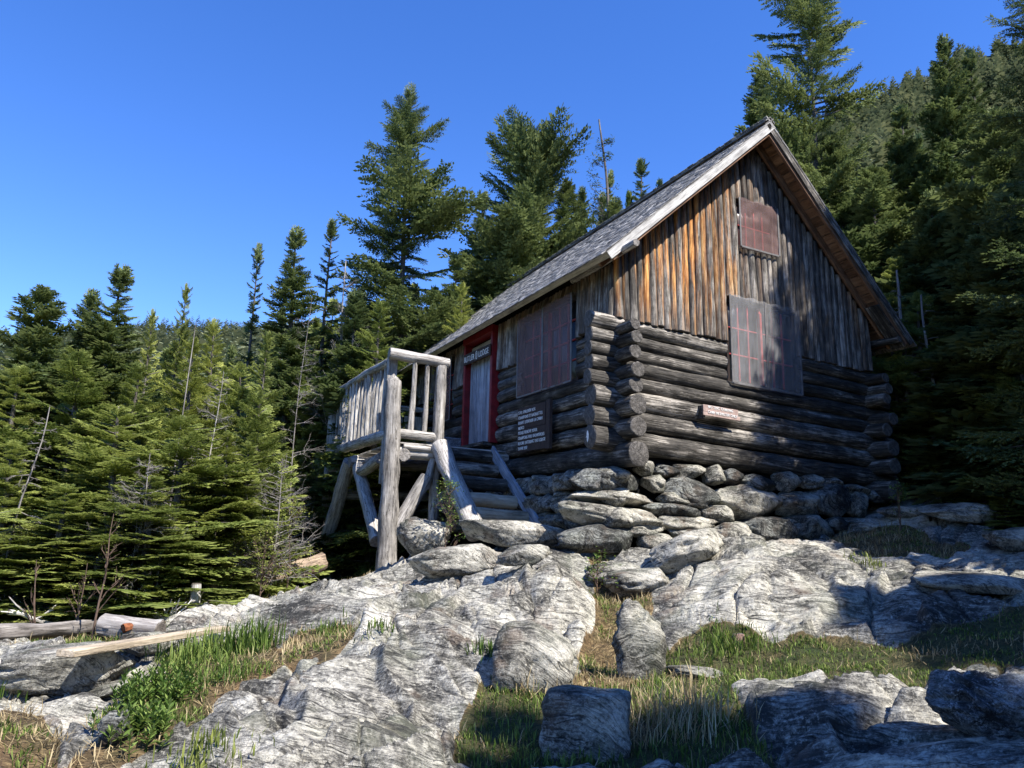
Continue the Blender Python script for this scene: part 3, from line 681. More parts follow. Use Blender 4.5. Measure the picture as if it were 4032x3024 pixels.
lettering(['PLEASE REMOVE YOUR', 'CRAMPONS AND SNOWSHOES', 'BEFORE ENTERING THE LODGE', 'THANK YOU'], .075, (-.187, 2.84, .665), (0, -1, 0), (0, 0, 1), nb, M_white, 1.2, widths=[.74, 1.0, 1.04, .36])
ts = empty('camping_sign', sw((1.7, -.22, .86)), 'small faded tent camping sign nailed to the gable logs', 'sign')
m = cmb(); m.box((1.69, -.215, .985), (.64, .022, .10), grain=0, rnd=.5); m.box((1.71, -.213, .905), (.68, .022, .058), grain=0, rnd=.5); m.build('board', M_fadep, ts)
lettering(['NO TENT CAMPING', 'CAMP IN SHELTER ONLY'], .055, (1.45, -.229, .99), (1, 0, -.01), (0, 0, 1), ts, M_white, 1.35, widths=[.46, .54])
m = cmb(); m.box((1.40, -.1, .93), (.04, .21, .2)); m.build('bracket', M_log, ts)
# ------------------------------------------------------------------ stones
def stone(name, c, size, yaw=0, tilt=0, roll=0, seed=0, mat=None, parent=None, e=.62, rough=1.0, n=26, nf=9):
    """a layered, broken boulder"""
    th, ph = np.meshgrid(np.linspace(-np.pi/2, np.pi/2, n), np.linspace(0, 2*np.pi, 2*n, endpoint=False), indexing='ij')
    p_ = 2/e
    X = np.sin(th); Y = np.cos(th)*np.cos(ph); Z = np.cos(th)*np.sin(ph)
    rr_ = (np.abs(X)**p_+np.abs(Y)**p_+np.abs(Z)**p_)**(-1/p_); X, Y, Z = X*rr_, Y*rr_, Z*rr_
    sx, sy, sz = [s/2 for s in size]; s = seed*7.3
    low = fbm(X*.8+s, Y*.8, Z*.8, 3)*.26*rough
    fr = (Z*sz/ .10+pn(X*1.5+s, Y*1.5, Z)*1.2); lay = (np.abs((fr % 1)-.5)*2)**.5
    k = 1+low-(1-lay)*.05*rough+fbm(X*sx*7+s, Y*sy*7, Z*sz*14, 4)*.07*rough
    ch = np.maximum(0, X*.7+Z*.5+pn(s, 0, 0)*.6-.75)+np.maximum(0, -X*.6+Z*.6+pn(s+4, 0, 0)*.5-.7)   # broken corners
    k = k-ch*.3*min(1, nf/9)
    rg = np.random.default_rng(int(seed*100)+3)            # flat broken faces
    for _ in range(int(nf*1.5)):
        nn = rg.normal(0, 1, 3)*[1, 1, 1.1]; nn /= np.linalg.norm(nn); dd = rg.uniform(.74, 1.0)
        pr = (X*nn[0]+Y*nn[1]+Z*nn[2])*k; k = np.where(pr > dd, k*(dd+(pr-dd)*.05)/np.maximum(pr, 1e-3), k)
    k = k+fbm(X*sx*9+s, Y*sy*9, Z*sz*16, 3)*.03*rough
    V = np.stack([X*k, Y*k, Z*k], -1).reshape(-1, 3); mm = 2*n
    V = V-(V.max(0)+V.min(0))/2; V = V/V.max(0)*[sx, sy, sz]
    i = np.arange(n-1)[:, None]*mm; j = np.arange(mm)[None]; j2 = (j+1) % mm
    Q = np.stack([i+j, i+j2, i+mm+j2, i+mm+j], -1).reshape(-1, 4)
    me = fastmesh(name, V, Q, True); o = link(name, me, mat or M_stone, parent)
    loc = np.array(c, float)
    if parent is not None: loc = loc-np.array(parent.location)
    o.location = loc; o.rotation_euler = (tilt, roll, yaw); return o
found = empty('stone_foundation', (2.0, .3, -1.1), 'dry stacked grey stone footing under the log walls', 'foundation')
def c2(a, b): return ((2200+a*.678)/SS, (1200+b*.678)/SS)
def c3(a, b): return ((1200+a*.6027)/SS, (1300+b*.6027)/SS)
def onp(u, v, n, k):
    d = ray(u, v); n = np.array(n, float); return CAM+d*(k-n@CAM)/(n@d)
FS = [(130, 958, 535, 1085), (520, 985, 650, 1085), (470, 895, 585, 990), (590, 925, 715, 1000), (690, 925, 890, 1010), (880, 930, 985, 1040), (980, 950, 1088, 1045), (135, 1075, 615, 1160), (610, 1085, 760, 1160), (645, 1005, 960, 1185),
      (955, 1045, 1350, 1250), (50, 1160, 625, 1310), (535, 1155, 870, 1230), (620, 1215, 960, 1310), (870, 1165, 1055, 1265), (1090, 985, 1290, 1085), (1280, 970, 1420, 1090), (1420, 985, 1560, 1070), (1110, 1235, 1395, 1385), (1370, 1225, 1650, 1365),
      (1330, 1085, 1550, 1235), (1500, 1040, 1730, 1230), (1690, 1045, 1840, 1100), (1725, 1080, 1830, 1230), (1600, 1230, 1690, 1310), (945, 1260, 1170, 1385), (430, 1260, 615, 1350), (40, 1275, 470, 1440), (500, 1325, 700, 1440), (885, 1320, 970, 1400),
      (660, 1285, 860, 1360), (1560, 1000, 1700, 1060), (1690, 1235, 1860, 1290), (1830, 1090, 1960, 1150)]
for k, (x0, y0, x1, y1) in enumerate(FS):
    t = max(0, (y1-1000)/440); yp = -.12-.30*t
    a = onp(*c2(x0, (y0+y1)/2), (0, 1, 0), yp); b = onp(*c2(x1, (y0+y1)/2), (0, 1, 0), yp)
    tp = onp(*c2((x0+x1)/2, y0), (0, 1, 0), yp); bt = onp(*c2((x0+x1)/2, y1), (0, 1, 0), yp)
    c = (a+b)/2; c[2] = (tp[2]+bt[2])/2; sx = b[0]-a[0]; sz = tp[2]-bt[2]; sy = min(.7, max(.35, sx*.6)); c[1] = yp+sy*.42
    o = stone('stone', c, (sx*1.05, sy, sz*1.12), seed=k+1, mat=M_stone if k % 3 else M_stone2, parent=found, roll=R_.uniform(-.06, .06)+(0.05), yaw=R_.uniform(-.1, .1), e=.66)
for k in range(20):                                  # the side under the door wall, in the shade
    y = R_.uniform(3.8, 9.0); z = R_.uniform(-1.35, -.2)
    stone('stone', (-.08+R_.uniform(-.1, .05), y, z), (.5, R_.uniform(.4, .75), R_.uniform(.2, .34)), seed=100+k, mat=M_stone2 if k % 2 else M_stone, parent=found, n=18)
for k in range(60):
    y = -.1+3.9*(k % 12)/12+R_.uniform(-.1, .1); z = -1.30+.28*(k//12)+R_.uniform(-.05, .05)
    stone('stone', (-.12+R_.uniform(-.06, .06), y, z), (.5, R_.uniform(.36, .62), R_.uniform(.26, .36)), seed=200+k, mat=M_stone2 if k % 2 else M_stone, parent=found, n=18, e=.6)
m = MB(); m.box((2.55, .52, -.75), (4.6, .5, 1.5)); m.box((.3, 4.8, -1.0), (.4, 9.0, 2.0)); m.box((4.8, 4.8, -.5), (.4, 9.0, 1.2)); m.build('dark_core_block', M_dark, found)  # dark boxes added behind the stones to block light in the gaps
def boulder(u, v, w_, h_, D, label, cat='boulder', mat=None, seed=0, depth=.7, roll=0, e=.6, yaw=0, group=None, name='boulder', rough=1.0, tilt=0, n=34, nf=9):
    if h_ > 0:
        hd = hit(u, v+h_*.40, D)
        if abs(hd-D) < 2.2: D = hd
    c = at(u, v, D); dp = (c-CAM)@F; br = math.atan2(c[0]-CAM[0], c[1]-CAM[1]); s = SS*dp/FPX
    wd, hg = w_*s, h_*s; c = c+np.array([math.sin(br), math.cos(br), 0])*wd*depth*.12
    o = stone(name, c, (wd*1.08, wd*depth, hg*1.08), yaw=-br+yaw, roll=roll, tilt=tilt, seed=seed, mat=mat, e=e, rough=rough, n=n, nf=nf)
    return tag(o, label, cat, group)
boulder(1153, 1428, 168, 150, 7.25, 'blocky grey boulder with a flat sunlit top, left of the leaning stone', seed=3.2, e=.46, depth=.8, mat=M_stone, roll=.10, nf=2, rough=.6)
boulder(1378, 1392, 118, 175, 7.55, 'leaning pointed stone standing upright in the grass', seed=8.1, e=.6, depth=.6, roll=-.0, mat=M_stone, rough=1.2).rotation_euler[1] = -.45
boulder(1265, 1578, 186, 158, 5.75, 'square flat-faced block in the shaded grass at the bottom', seed=5.7, e=.34, depth=.5, mat=M_stone, rough=.45, nf=0)
boulder(1378, 1262, 140, 62, 9.3, 'pale slanting stone below the white crusted slab', seed=12, depth=.7, roll=-.12)
boulder(1330, 1236, 120, 42, 9.9, 'thin grey slab half buried in the gully', seed=14, depth=.7)
boulder(1483, 1188, 150, 66, 10.0, 'white crusted slab tilted against the footing', seed=15, mat=M_stonew, roll=-.42, depth=.6, e=.5)
boulder(1108, 1152, 222, 56, 11.1, 'long dark layered slab at the foot of the log steps', 'stone', seed=17, depth=.45, e=.45, name='step_stone', roll=.05)
boulder(985, 1212, 196, 66, 10.45, 'long rounded slab left of the smaller step stone', 'stone', seed=19, depth=.5, name='step_stone', roll=-.07)
boulder(1132, 1200, 116, 44, 10.3, 'small white flecked slab right of the long rounded slab', 'stone', seed=22, depth=.6, name='step_stone', roll=-.12)
boulder(915, 1160, 110, 80, 12.2, 'rounded grey boulder behind the bare front post', seed=23, depth=.8)
boulder(985, 1085, 90, 60, 13.0, 'small boulder in the dark under the platform', seed=25, depth=.8, mat=M_stone2)
boulder(2118, 1262, 240, 46, 9.9, 'broad pale flat slab at the right edge of the ledge', 'slab', seed=31, depth=.8, e=.45, name='rock_slab', roll=.10, rough=.45)
boulder(2150, 1530, 250, 150, 6.1, 'black and white banded boulder in the lower right corner', seed=33, depth=.8, mat=rock('banded_stone', tint=(.8, .86, .95), scale=2.2, seed=2, bias=-.02, white=.9), roll=.1, e=.7, rough=1.7, n=60)
boulder(150, 1450, 250, 105, 7.7, 'humped grey rock under the fallen plank at the left', seed=35, depth=.9, roll=-.05, e=.7, rough=1.2, n=50)
boulder(320, 1392, 110, 50, 8.3, 'low dark stone beneath the right half of the plank', seed=37, depth=.7)
boulder(250, 1575, 70, 75, 6.0, 'small dark stone below the broad leafed plants', seed=39, depth=.8, mat=M_stone2)
boulder(250, 1488, 130, 26, 7.0, 'thin pale slab between the humped rock and the leafy plants', seed=41, depth=.6, roll=-.25, name='rock_slab', cat='slab')
boulder(1500, 1452, 120, 22, 7.7, 'flat pale stone buried beside the leaning stone', seed=43, depth=.6, name='rock_slab', cat='slab')
boulder(1945, 1106, 90, 26, 13.2, 'small layered stone at the right cabin corner', seed=45, depth=.7)
boulder(1870, 1142, 60, 26, 12.8, 'little pale stone left of the layered corner stone', seed=46, depth=.7)
boulder(2080, 1108, 170, 45, 13.6, 'low mottled rock near the edge of the woods', seed=47, depth=.8, rough=1.3)
boulder(2195, 1165, 120, 50, 12.2, 'dark rounded rock on the right edge near the woods', seed=48, depth=.9)
# ------------------------------------------------------------------ deck with railings
deck = empty('deck', (-1.3, 6.0, -1.8), 'raised log deck with rustic pole railings in front of the red framed door', 'deck')
DP = 'silvery deck pole'
def dlog(name, p0, p1, r0, r1=None, mat=M_post, parent=deck, **k):
    m = MB(); m.log(p0, p1, r0, r1, **{**dict(seg=18, wob=.10, bend=.006), **k}); return m.build(name, mat, parent)
PX = -2.23
dlog('post', (-2.14, 3.66, -1.95), (-2.24, 3.70, 1.72), .175, .135, dome=1.2, wob=.12)
m = MB(); m.box((-2.22, 3.90, .95), (.17, .12, 2.25), grain=2); m.build('post_board', M_post, deck)
dlog('post', (-2.20, 8.28, -2.75), (-2.25, 8.62, 2.15), .17, .12)
dlog('post', (-1.36, 3.70, .50), (-1.36, 3.70, 1.97), .105, .10)
dlog('post', (-1.30, 3.86, -1.6), (-1.34, 3.86, .40), .09, .09)
dlog('post', (-.15, 8.45, -1.6), (-.15, 8.45, 1.95), .09, .09, mat=M_log)
dlog('top_rail', (-2.33, 3.70, 2.09), (-1.24, 3.70, 2.04), .10, .095)
dlog('top_rail', (-2.23, 4.0, 2.02), (-2.23, 8.75, 2.24), .085, .075)
dlog('top_rail', (-2.2, 8.45, 1.98), (-.1, 8.45, 1.97), .07)
dlog('bottom_rail', (-2.10, 3.70, .70), (-1.33, 3.70, .68), .085, .08)
dlog('bottom_rail', (-2.23, 3.72, .66), (-2.23, 8.75, .84), .11, .10)
dlog('bottom_rail', (-2.2, 8.45, .84), (-.1, 8.45, .84), .07)
for x in (-1.86, -1.62): dlog('baluster', (x, 3.70, .72), (x, 3.70, 2.0 if x < -1.7 else 1.98), .048, .042, wob=.22, seg=12)
y = 4.2
while y < 8.4:
    t = (y-3.7)/4.8; r = R_.uniform(.042, .062); dlog('baluster', (PX, y, .62+.16*t), (PX+R_.uniform(-.02, .02), y+R_.uniform(-.04, .04), 1.98+.2*t), r, r*.85, wob=.2, seg=10)
    y += R_.uniform(.27, .36)
for x in (-1.7, -1.2, -.7): dlog('baluster', (x, 8.45, .84), (x, 8.45, 1.97), .045, wob=.2, seg=10)
m = MB()
for k in range(5): m.box((-.62+k*.11, 8.30, 1.35), (.10, .03, .86), grain=2)
m.build('back_panel', M_plank, deck)
for y in (3.78, 6.1, 8.3): dlog('beam', (-2.35 if y > 4 else -2.04, y, .38), (.0, y, .42), .12, .12)
dlog('beam', (-2.0, 3.62, .34), (-1.98, 8.6, .40), .115, .12)
dlog('beam', (-.25, 3.9, .34), (-.25, 8.6, .40), .10, .11, mat=M_log)
dlog('edge_log', (-1.98, 3.66, .47), (-1.35, 3.66, .45), .055, .05)
m = MB(); y = 3.68
while y < 8.75: m.box((-1.12, y, .53), (2.12, .062, .03), jit=.001); y += .092
m.build('floor_slats', M_post, deck)
dlog('brace', (-2.22, 4.12, -1.15), (-2.19, 6.25, .45), .12, .12)
dlog('brace', (-2.06, 3.70, -1.02), (-1.52, 3.72, -.02), .13, .12)
dlog('brace', (-1.52, 3.72, -.22), (-1.38, 3.74, .50), .07, .06)
dlog('brace', (-2.33, 7.9, -1.15), (-2.28, 6.4, .42), .15, .13)
dlog('tie_log', (-2.36, 7.2, -.20), (-.2, 7.2, -.15), .11, .10)
dlog('tie_log', (-2.2, 5.9, .12), (-2.2, 4.3, .30), .10, .11)
steps = empty('log_steps', (-.85, 2.7, -.8), 'log steps climbing along the wall to the deck', 'steps')
dlog('stringer', (-1.33, 3.62, .52), (-1.35, 1.72, -.98), .165, .155, parent=steps, wob=.12)
m = MB(); d = np.array([0, 1.92, 1.33]); d = d/np.linalg.norm(d); m.box((-.33, 2.66, -.16), (.05, 2.45, .20), [(1, 0, 0), d, np.cross((1, 0, 0), d)], grain=1); m.build('stringer_board', M_door, steps)
for (y, z) in ((3.66, .42), (3.36, .16), (2.95, -.12), (2.52, -.42), (2.08, -.68)):
    dlog('tread', (-1.42, y, z), (-.36, y, z-.02), .115, .11, parent=steps, mat=M_log if z > -.3 else M_plank, seg=16)
bx = empty('plank_box', (-.32, 5.95+.35, .6), 'low plank box against the wall left of the door', 'box')
m = MB(); m.box((-.32, 6.35, .80), (.42, .95, .38), grain=1); m.build('body', M_door, bx)
m = MB(); m.box((-.32, 6.35, 1.005), (.48, 1.0, .03), grain=1); m.build('lid', M_door, bx)
# ------------------------------------------------------------------ fallen wood at the left
m = MB(); a = at(140, 1412, 6.5); b = at(484, 1357, hit(484, 1364, 8.6)-.1); dd = (b-a)/np.linalg.norm(b-a); sd = np.cross(dd, [0, 0, 1]); sd /= np.linalg.norm(sd)
m.box((a+b)/2, (np.linalg.norm(b-a), .14, .05), [dd, sd, np.cross(dd, sd)*-1], grain=0); tag(m.build('plank', M_plank), 'long sunbleached plank lying across the rocks at the left', 'plank')
m = MB(); a = at(222, 1352, 9.2); b = at(345, 1366, 8.9); m.log(a, b, .12, .115, seg=24, wob=.2, bend=.004, step=.03)
tag(m.build('cut_log', M_gdead), 'short cut log with a rotten hollow beside the plank', 'log')
m = MB(); m.log(at(300, 1347, 9.0), at(268, 1358, 8.92), .035, .05, wob=.6, seg=9, step=.02); m.build('rotten_core', plain('rotten_orange_wood', (.20, .075, .035), .9, .1, .6, 30), None)
ro = bpy.data.objects['rotten_core']; lg = bpy.data.objects['cut_log']; ro.parent = lg
m = MB(); a = at(-60, 1372, hit(0, 1388, 10)); b = at(218, 1352, hit(200, 1372, 10)-.1); m.log(a, b, .085, .065, wob=.2); tag(m.build('fallen_log', M_gdead), 'bleached fallen log reaching in from the left edge', 'log')
m = MB(); a = at(330, 1322, 10.9); b = at(690, 1216, 13.6); m.log(a, b, .14, .16, wob=.2); tag(m.build('fallen_log', wood('brown_rotting_wood', (.07, .05, .04), (.24, .18, .13), (.46, .36, .26), .6)), 'long rotting trunk sloping up towards the deck post', 'log')
m = MB(); a = at(423, 1290, 10.6); b = at(424, 1262, 10.6); a[2] -= .2; m.log(a, b, .07, .06, wob=.1); tag(m.build('tree_stump', M_dead), 'slim sawn stump standing above the ledge crest', 'stump')
m = MB(); m.log(at(1605, 1418, 7.75)-np.array([0, 0, .15]), at(1600, 1378, 7.9), .14, .09, wob=.35, seg=20, step=.03); tag(m.build('tree_stump', wood('red_brown_stump', (.05, .03, .025), (.17, .10, .08), (.32, .22, .17), .6)), 'reddish rotten stump hidden in the sunny grass', 'stump')
for k, (u0, v0, u1, v1, D) in enumerate([(0, 0, 0, 0, 0), (20, 1322, 118, 1352, 10.2), (600/1.8, 1328, 640/1.8+20, 1340, 10.2), (450, 1310, 330, 1345, 10.6), (400, 1335, 300, 1350, 10)]):
    if k == 0: continue
    m = MB(); a = at(u0, v0, D); b = at(u1, v1, D+.2); m.log(a, b, .03, .018, wob=.3, seg=8, bend=.08)
    d = b-a
    for q in range(4):
        p = a+d*R_.uniform(.2, .9); e = p+np.array([R_.uniform(-.25, .25), R_.uniform(-.2, .2), R_.uniform(.08, .3)]); m.log(p, e, .012, .006, seg=5, bend=.1)
    tag(m.build('dead_branch', M_dead), ['', 'white dead branch jutting over the log at the left edge', 'pale broken branch just above the cut log', 'forked bleached branch on the dark slope below the firs', 'grey twiggy branch lying over the left soil'][k], 'branch')
# ------------------------------------------------------------------ trees
class Foliage:
    """rhombic needle sprays collected as arrays"""
    def __init__(s): s.p = []; s.t = []
def sprays(base, d, w, up):
    return np.stack([base, base+d*.5+w, base+d, base+d*.5-w], 1)
def frond(seed, step=.045, tl=.085, tw=.017, spread=.40, droop=.12):
    rg = np.random.default_rng(seed); Q = []; T = []
    def twig(p0, d, l, side, tip):
        n = max(1, int(l/step)); ang = math.atan2(d[1], d[0])
        for i in range(n+1):
            t = (i+.5)/(n+1); p = p0+d*l*t+np.array([0, 0, -.10*l*t*t])
            for sgn in (-1, 1):
                a = ang+sgn*rg.uniform(.5, .95); ll = tl*rg.uniform(.7, 1.25)*(1-.45*t)
                dd = np.array([math.cos(a), math.sin(a), rg.uniform(-.25, .35)])*ll
                ww = np.array([-math.sin(a), math.cos(a), rg.uniform(-.9, .9)])*tw*rg.uniform(.7, 1.3)
                Q.append(np.stack([p, p+dd*.5+ww, p+dd, p+dd*.5-ww])); T.append(min(1, .25+.45*rg.random()+.3*tip*t))
        p = p0+d*l+np.array([0, 0, -.10*l]); dd = d*tl*1.2; ww = np.array([-d[1], d[0], .4])*tw
        Q.append(np.stack([p, p+dd*.5+ww, p+dd, p+dd*.5-ww])); T.append(.9)
    axis = lambda x: np.array([x, .03*math.sin(x*5+seed), -droop*x+droop*1.1*x*x])
    x = .14
    while x < .97:
        l = spread*(1-x)**.7*rg.uniform(.7, 1.1)+.05
        for sgn in (-1, 1):
            a = sgn*rg.uniform(.75, 1.1); twig(axis(x), np.array([math.cos(a), math.sin(a), rg.uniform(-.18, .12)]), l*rg.uniform(.8, 1.1), sgn, 1)
        x += rg.uniform(.045, .07)*(step/.045)**.5
    for k in range(8):
        x = .2+k*.1; twig(axis(x), np.array([1, rg.uniform(-.1, .1), .05]), .1, 1, .5)
    return np.array(Q), np.array(T)
FR_HI = [frond(k) for k in range(5)]
FR_LO = [frond(20+k, step=.085, tl=.15, tw=.030) for k in range(4)]
FR_MD = [frond(60+k, step=.032, tl=.06, tw=.0125) for k in range(4)]
FR_XH = [frond(80+k, step=.022, tl=.042, tw=.0075) for k in range(3)]
FR_XL = [frond(40+k, step=.17, tl=.24, tw=.055) for k in range(3)]
def rotm(az, el, ro):
    ca, sa, ce, se, cr, sr = math.cos(az), math.sin(az), math.cos(el), math.sin(el), math.cos(ro), math.sin(ro)
    Z = np.array([[ca, -sa, 0], [sa, ca, 0], [0, 0, 1]]); Y = np.array([[ce, 0, -se], [0, 1, 0], [se, 0, ce]]); X = np.array([[1, 0, 0], [0, cr, -sr], [0, sr, cr]])
    return Z@Y@X
def make_tree(seed, H, Rr, nb, fr, kind='fir', bare=.12, gaps=0.0, up=.55, taper=.8, topcut=1.0, sparse=0, irregular=0.25, lean=0.0, prof=None):
    """crown (needle sprays) and trunk (bole, limbs and dead twigs) as arrays"""
    rg = np.random.default_rng(seed); P = []; T = []; mb = MB(); tr = H*.012+.03
    ax = lambda t: np.array([lean*H*t+.012*H*math.sin(t*4+seed), .012*H*math.cos(t*3+seed), H*t])
    for k in range(8):
        mb.log(ax(k/8), ax((k+1)/8), tr*(1-k/8)+.01, tr*(1-(k+1)/8)+.01, seg=9, wob=.08, rnd=.3, step=.3)
    gaps_az = rg.uniform(0, 6.28, 6)
    for i in range(nb):
        t = bare+(1-bare)*((i+rg.random())/nb)**(.92); t = min(t, .985); az = i*2.399+rg.uniform(-.5, .5)
        L = Rr*((1-t)/(1-bare))**taper*rg.uniform(1-irregular, 1.08)
        if prof: L = Rr*float(np.interp(t, prof[0], prof[1]))*rg.uniform(1-irregular, 1.08)
        if gaps:
            g = pn(np.array([t*9+seed]), np.array([math.cos(az)*.9]), np.array([math.sin(az)*.9]))[0]; L *= float(np.clip(1+g*gaps*2.2, .25, 1.3))
            if g < -.28 and rg.random() < gaps: continue
        L = max(L, .10*Rr*(1-t)+.16*min(1, H/5)); L = L+.05
        el = -.10+up*t**1.5+rg.uniform(-.13, .13); R3 = rotm(az, el, rg.uniform(-.35, .35)); q, tt = fr[rg.integers(len(fr))]
        wid = 1.0 if L > .6 else 1.15
        q = q*np.array([L, L*wid, L]); c = ax(t); P.append(q@R3.T+c); T.append(np.clip(tt*.75+.25*rg.random(), 0, 1))
        if L > .35 or kind == 'spruce':
            e = c+R3@np.array([L*.75, 0, -.02*L]); mb.log(c, e, .010+.008*L, .004, seg=4, wob=0, step=1, bend=.02)
    # leader
    q, tt = fr[0]; sc_ = .09*H*(.5+.5*taper); R3 = rotm(0, 1.45, 0)
    for k in range(3):
        R3 = rotm(k*2.1, 1.40, 0); P.append((q*sc_*.8)@R3.T+ax(.95)); T.append(tt)
    for i in range(int(14+nb*.12)):                      # dead twigs low on the bole
        t = rg.uniform(.02, bare+.3); az = rg.uniform(0, 6.28); L = rg.uniform(.15, .6)*min(1, Rr)
        c = ax(t); e = c+np.array([math.cos(az)*L, math.sin(az)*L, rg.uniform(-.1, .12)*L]); mb.log(c, e, .009, .003, seg=4, wob=0, step=1, bend=.05)
    return np.concatenate(P), np.concatenate(T), mb
def crown_mesh(name, Q, T):
    n = len(Q); return fastmesh(name, Q.reshape(-1, 3), np.arange(4*n).reshape(-1, 4), False, {'tint': np.repeat(T, 4)})
PROTO = {}
def proto(key, name, mat, seed, H, Rr, nb, fr, **k):
    Q, T, mb = make_tree(seed, H, Rr, nb, fr, **k)
    r = bpy.data.objects.new(name, None); COL.objects.link(r); r.empty_display_size = .3
    c = link('crown', crown_mesh('crown', Q, T), mat, r); mb.build('trunk', M_bark, r)
    PROTO[key] = [r, H, Rr, False, len(Q)]
proto('firA', 'fir_tree', M_fir, 1, 5.0, 1.35, 165, FR_HI, bare=.05, taper=.8, gaps=.35, irregular=.4)
proto('firB', 'fir_tree', M_fir, 2, 5.0, 1.25, 140, FR_HI, bare=.08, gaps=.6, taper=.6, irregular=.45, up=.7)
proto('firD', 'fir_tree', M_fir, 12, 5.0, 1.5, 120, FR_HI, bare=.10, gaps=.8, taper=.55, irregular=.5, lean=.03)
proto('firY', 'fir_tree', M_yel, 3, 4.0, 1.2, 150, FR_HI, bare=.04, taper=.8, gaps=.3)
proto('firS', 'young_fir', M_yel, 4, 1.6, .75, 60, FR_LO, bare=.02, taper=.8)
proto('sprA', 'spruce_tree', M_spruce, 5, 8.0, 1.6, 270, FR_LO, kind='spruce', bare=.12, gaps=.5, taper=.75)
proto('sprB', 'spruce_tree', M_spruce, 6, 8.0, 1.4, 230, FR_LO, kind='spruce', bare=.08, gaps=.35, taper=.8)
proto('sprC', 'spruce_tree', M_spruce, 7, 8.0, 1.7, 230, FR_LO, kind='spruce', bare=.15, gaps=.8, taper=.55, irregular=.4)
proto('thin', 'spruce_tree', M_spruce, 8, 6.0, .75, 110, FR_LO, kind='spruce', bare=.22, gaps=.7, taper=.7, irregular=.45)
proto('sprF', 'spruce_tree', M_spruce, 9, 8.0, 1.8, 130, FR_XL, bare=.05, taper=.8, gaps=.3)
proto('firF', 'fir_tree', M_fir, 10, 6.0, 1.6, 120, FR_XL, bare=.04, taper=.8, gaps=.3)
def put(key, u, vtop, D, hw=None, label=None, cat='tree', group=None, rz=None, base=None, xy=None, height=None):
    r, H, Rr, used, _ = PROTO[key]
    if xy is None:
        p = at(u, vtop, D); x, y = p[0], p[1]; zb = gz(x, y)-.1 if base is None else base; h = p[2]-zb
    else: x, y = xy; zb = gz(x, y)-.1; h = height
    if h < .3: return None
    o = r if not used else copy_tree(r); PROTO[key][3] = True
    s = h/H; sx = s
    if hw: sx = hw*(1.75 if group else 1.4)*SS*D/FPX/Rr
    o.location = (x, y, zb); o.scale = (sx, sx, s); o.rotation_euler = (0, 0, R_.uniform(0, 6.28) if rz is None else rz)
    return tag(o, label, cat, group)
# --- the big trees one can tell apart
proto('big1', 'spruce_tree', M_spruce, 31, 11.0, 2.3, 260, FR_MD, kind='spruce', bare=.25, gaps=.7, irregular=.45, lean=.02, prof=([.2, .4, .5, .6, .69, .765, .80, .84, .9, .955, 1], [.5, .7, .8, .85, .95, .75, .22, .5, .48, .17, .04]))
put('big1', 893, 205, 20.5, 122, 'tallest dark spruce left of the cabin roof, with a ragged gappy crown')
proto('big2', 'fir_tree', M_spruce, 32, 9.5, 2.4, 330, FR_MD, bare=.1, gaps=.5, up=.75, irregular=.35, prof=([0, .5, .62, .68, .74, .79, .83, .9, .95, 1], [.8, 1, 1, .95, 1, .72, .85, .62, .35, .1]))
put('big2', 1140, 285, 21.5, 104, 'broad dense evergreen with upswept limbs directly behind the cabin roof')
proto('big3', 'spruce_tree', M_spruce, 33, 12.0, 2.2, 240, FR_MD, kind='spruce', bare=.1, gaps=.8, irregular=.55, up=.55, lean=.02, prof=([0, .5, .6, .68, .73, .76, .79, .85, .92, 1], [.9, 1, 1, .95, .8, .35, .7, .9, .6, .1]))
proto('near', 'spruce_tree', M_spruce, 34, 12.0, 2.6, 230, FR_XH, kind='spruce', bare=.1, gaps=.5, irregular=.4, taper=.6)
put('big3', 1742, -70, 19, 92, 'tall shaggy spruce rising past the top edge right of the roof peak')
put('sprA', 1640, 155, 24, 115, 'dark conical spruce just left of the roof peak')
put('sprB', 1688, 205, 25, 45, 'small dark spruce tip between the roof peak and its taller neighbours')
put('thin', 1390, 355, 27, 52, 'small pointed spruce peeking over the long roof slope')
put('sprB', 1322, 380, 28, 48, 'little spruce right beside the dead snag behind the roof')
put('thin', 556, 538, 21, 36, 'slender open spruce standing alone against the sky')
put('sprB', 650, 508, 19.5, 108, 'dark blue-green spruce above the middle of the left forest')
put('thin', 722, 488, 21, 48, 'thin tufted spruce top behind the bare grey branches')
put('firY', 402, 622, 17, 62, 'light green fir with a pale bare trunk in the left forest')
put('sprB', 253, 590, 15.5, 120, 'blue-green spruce with a pointed leader at the left')
put('sprA', 205, 640, 16, 100, 'bushy spruce squeezed left of the pointed leader')
put('sprC', 112, 630, 15.2, 130, 'dense rounded spruce crown near the left edge')
put('firY', 335, 678, 16.5, 60, 'olive green fir top between the two light peaks')
put('sprA', 2040, 88, 20, 95, 'tall spruce in front of the right hillside')
put('sprB', 2096, 128, 20.5, 75, 'second spruce tip close behind the tall right one')
put('near', 2235, -230, 11.8, 150, 'dark near spruce whose boughs enter at the right edge')
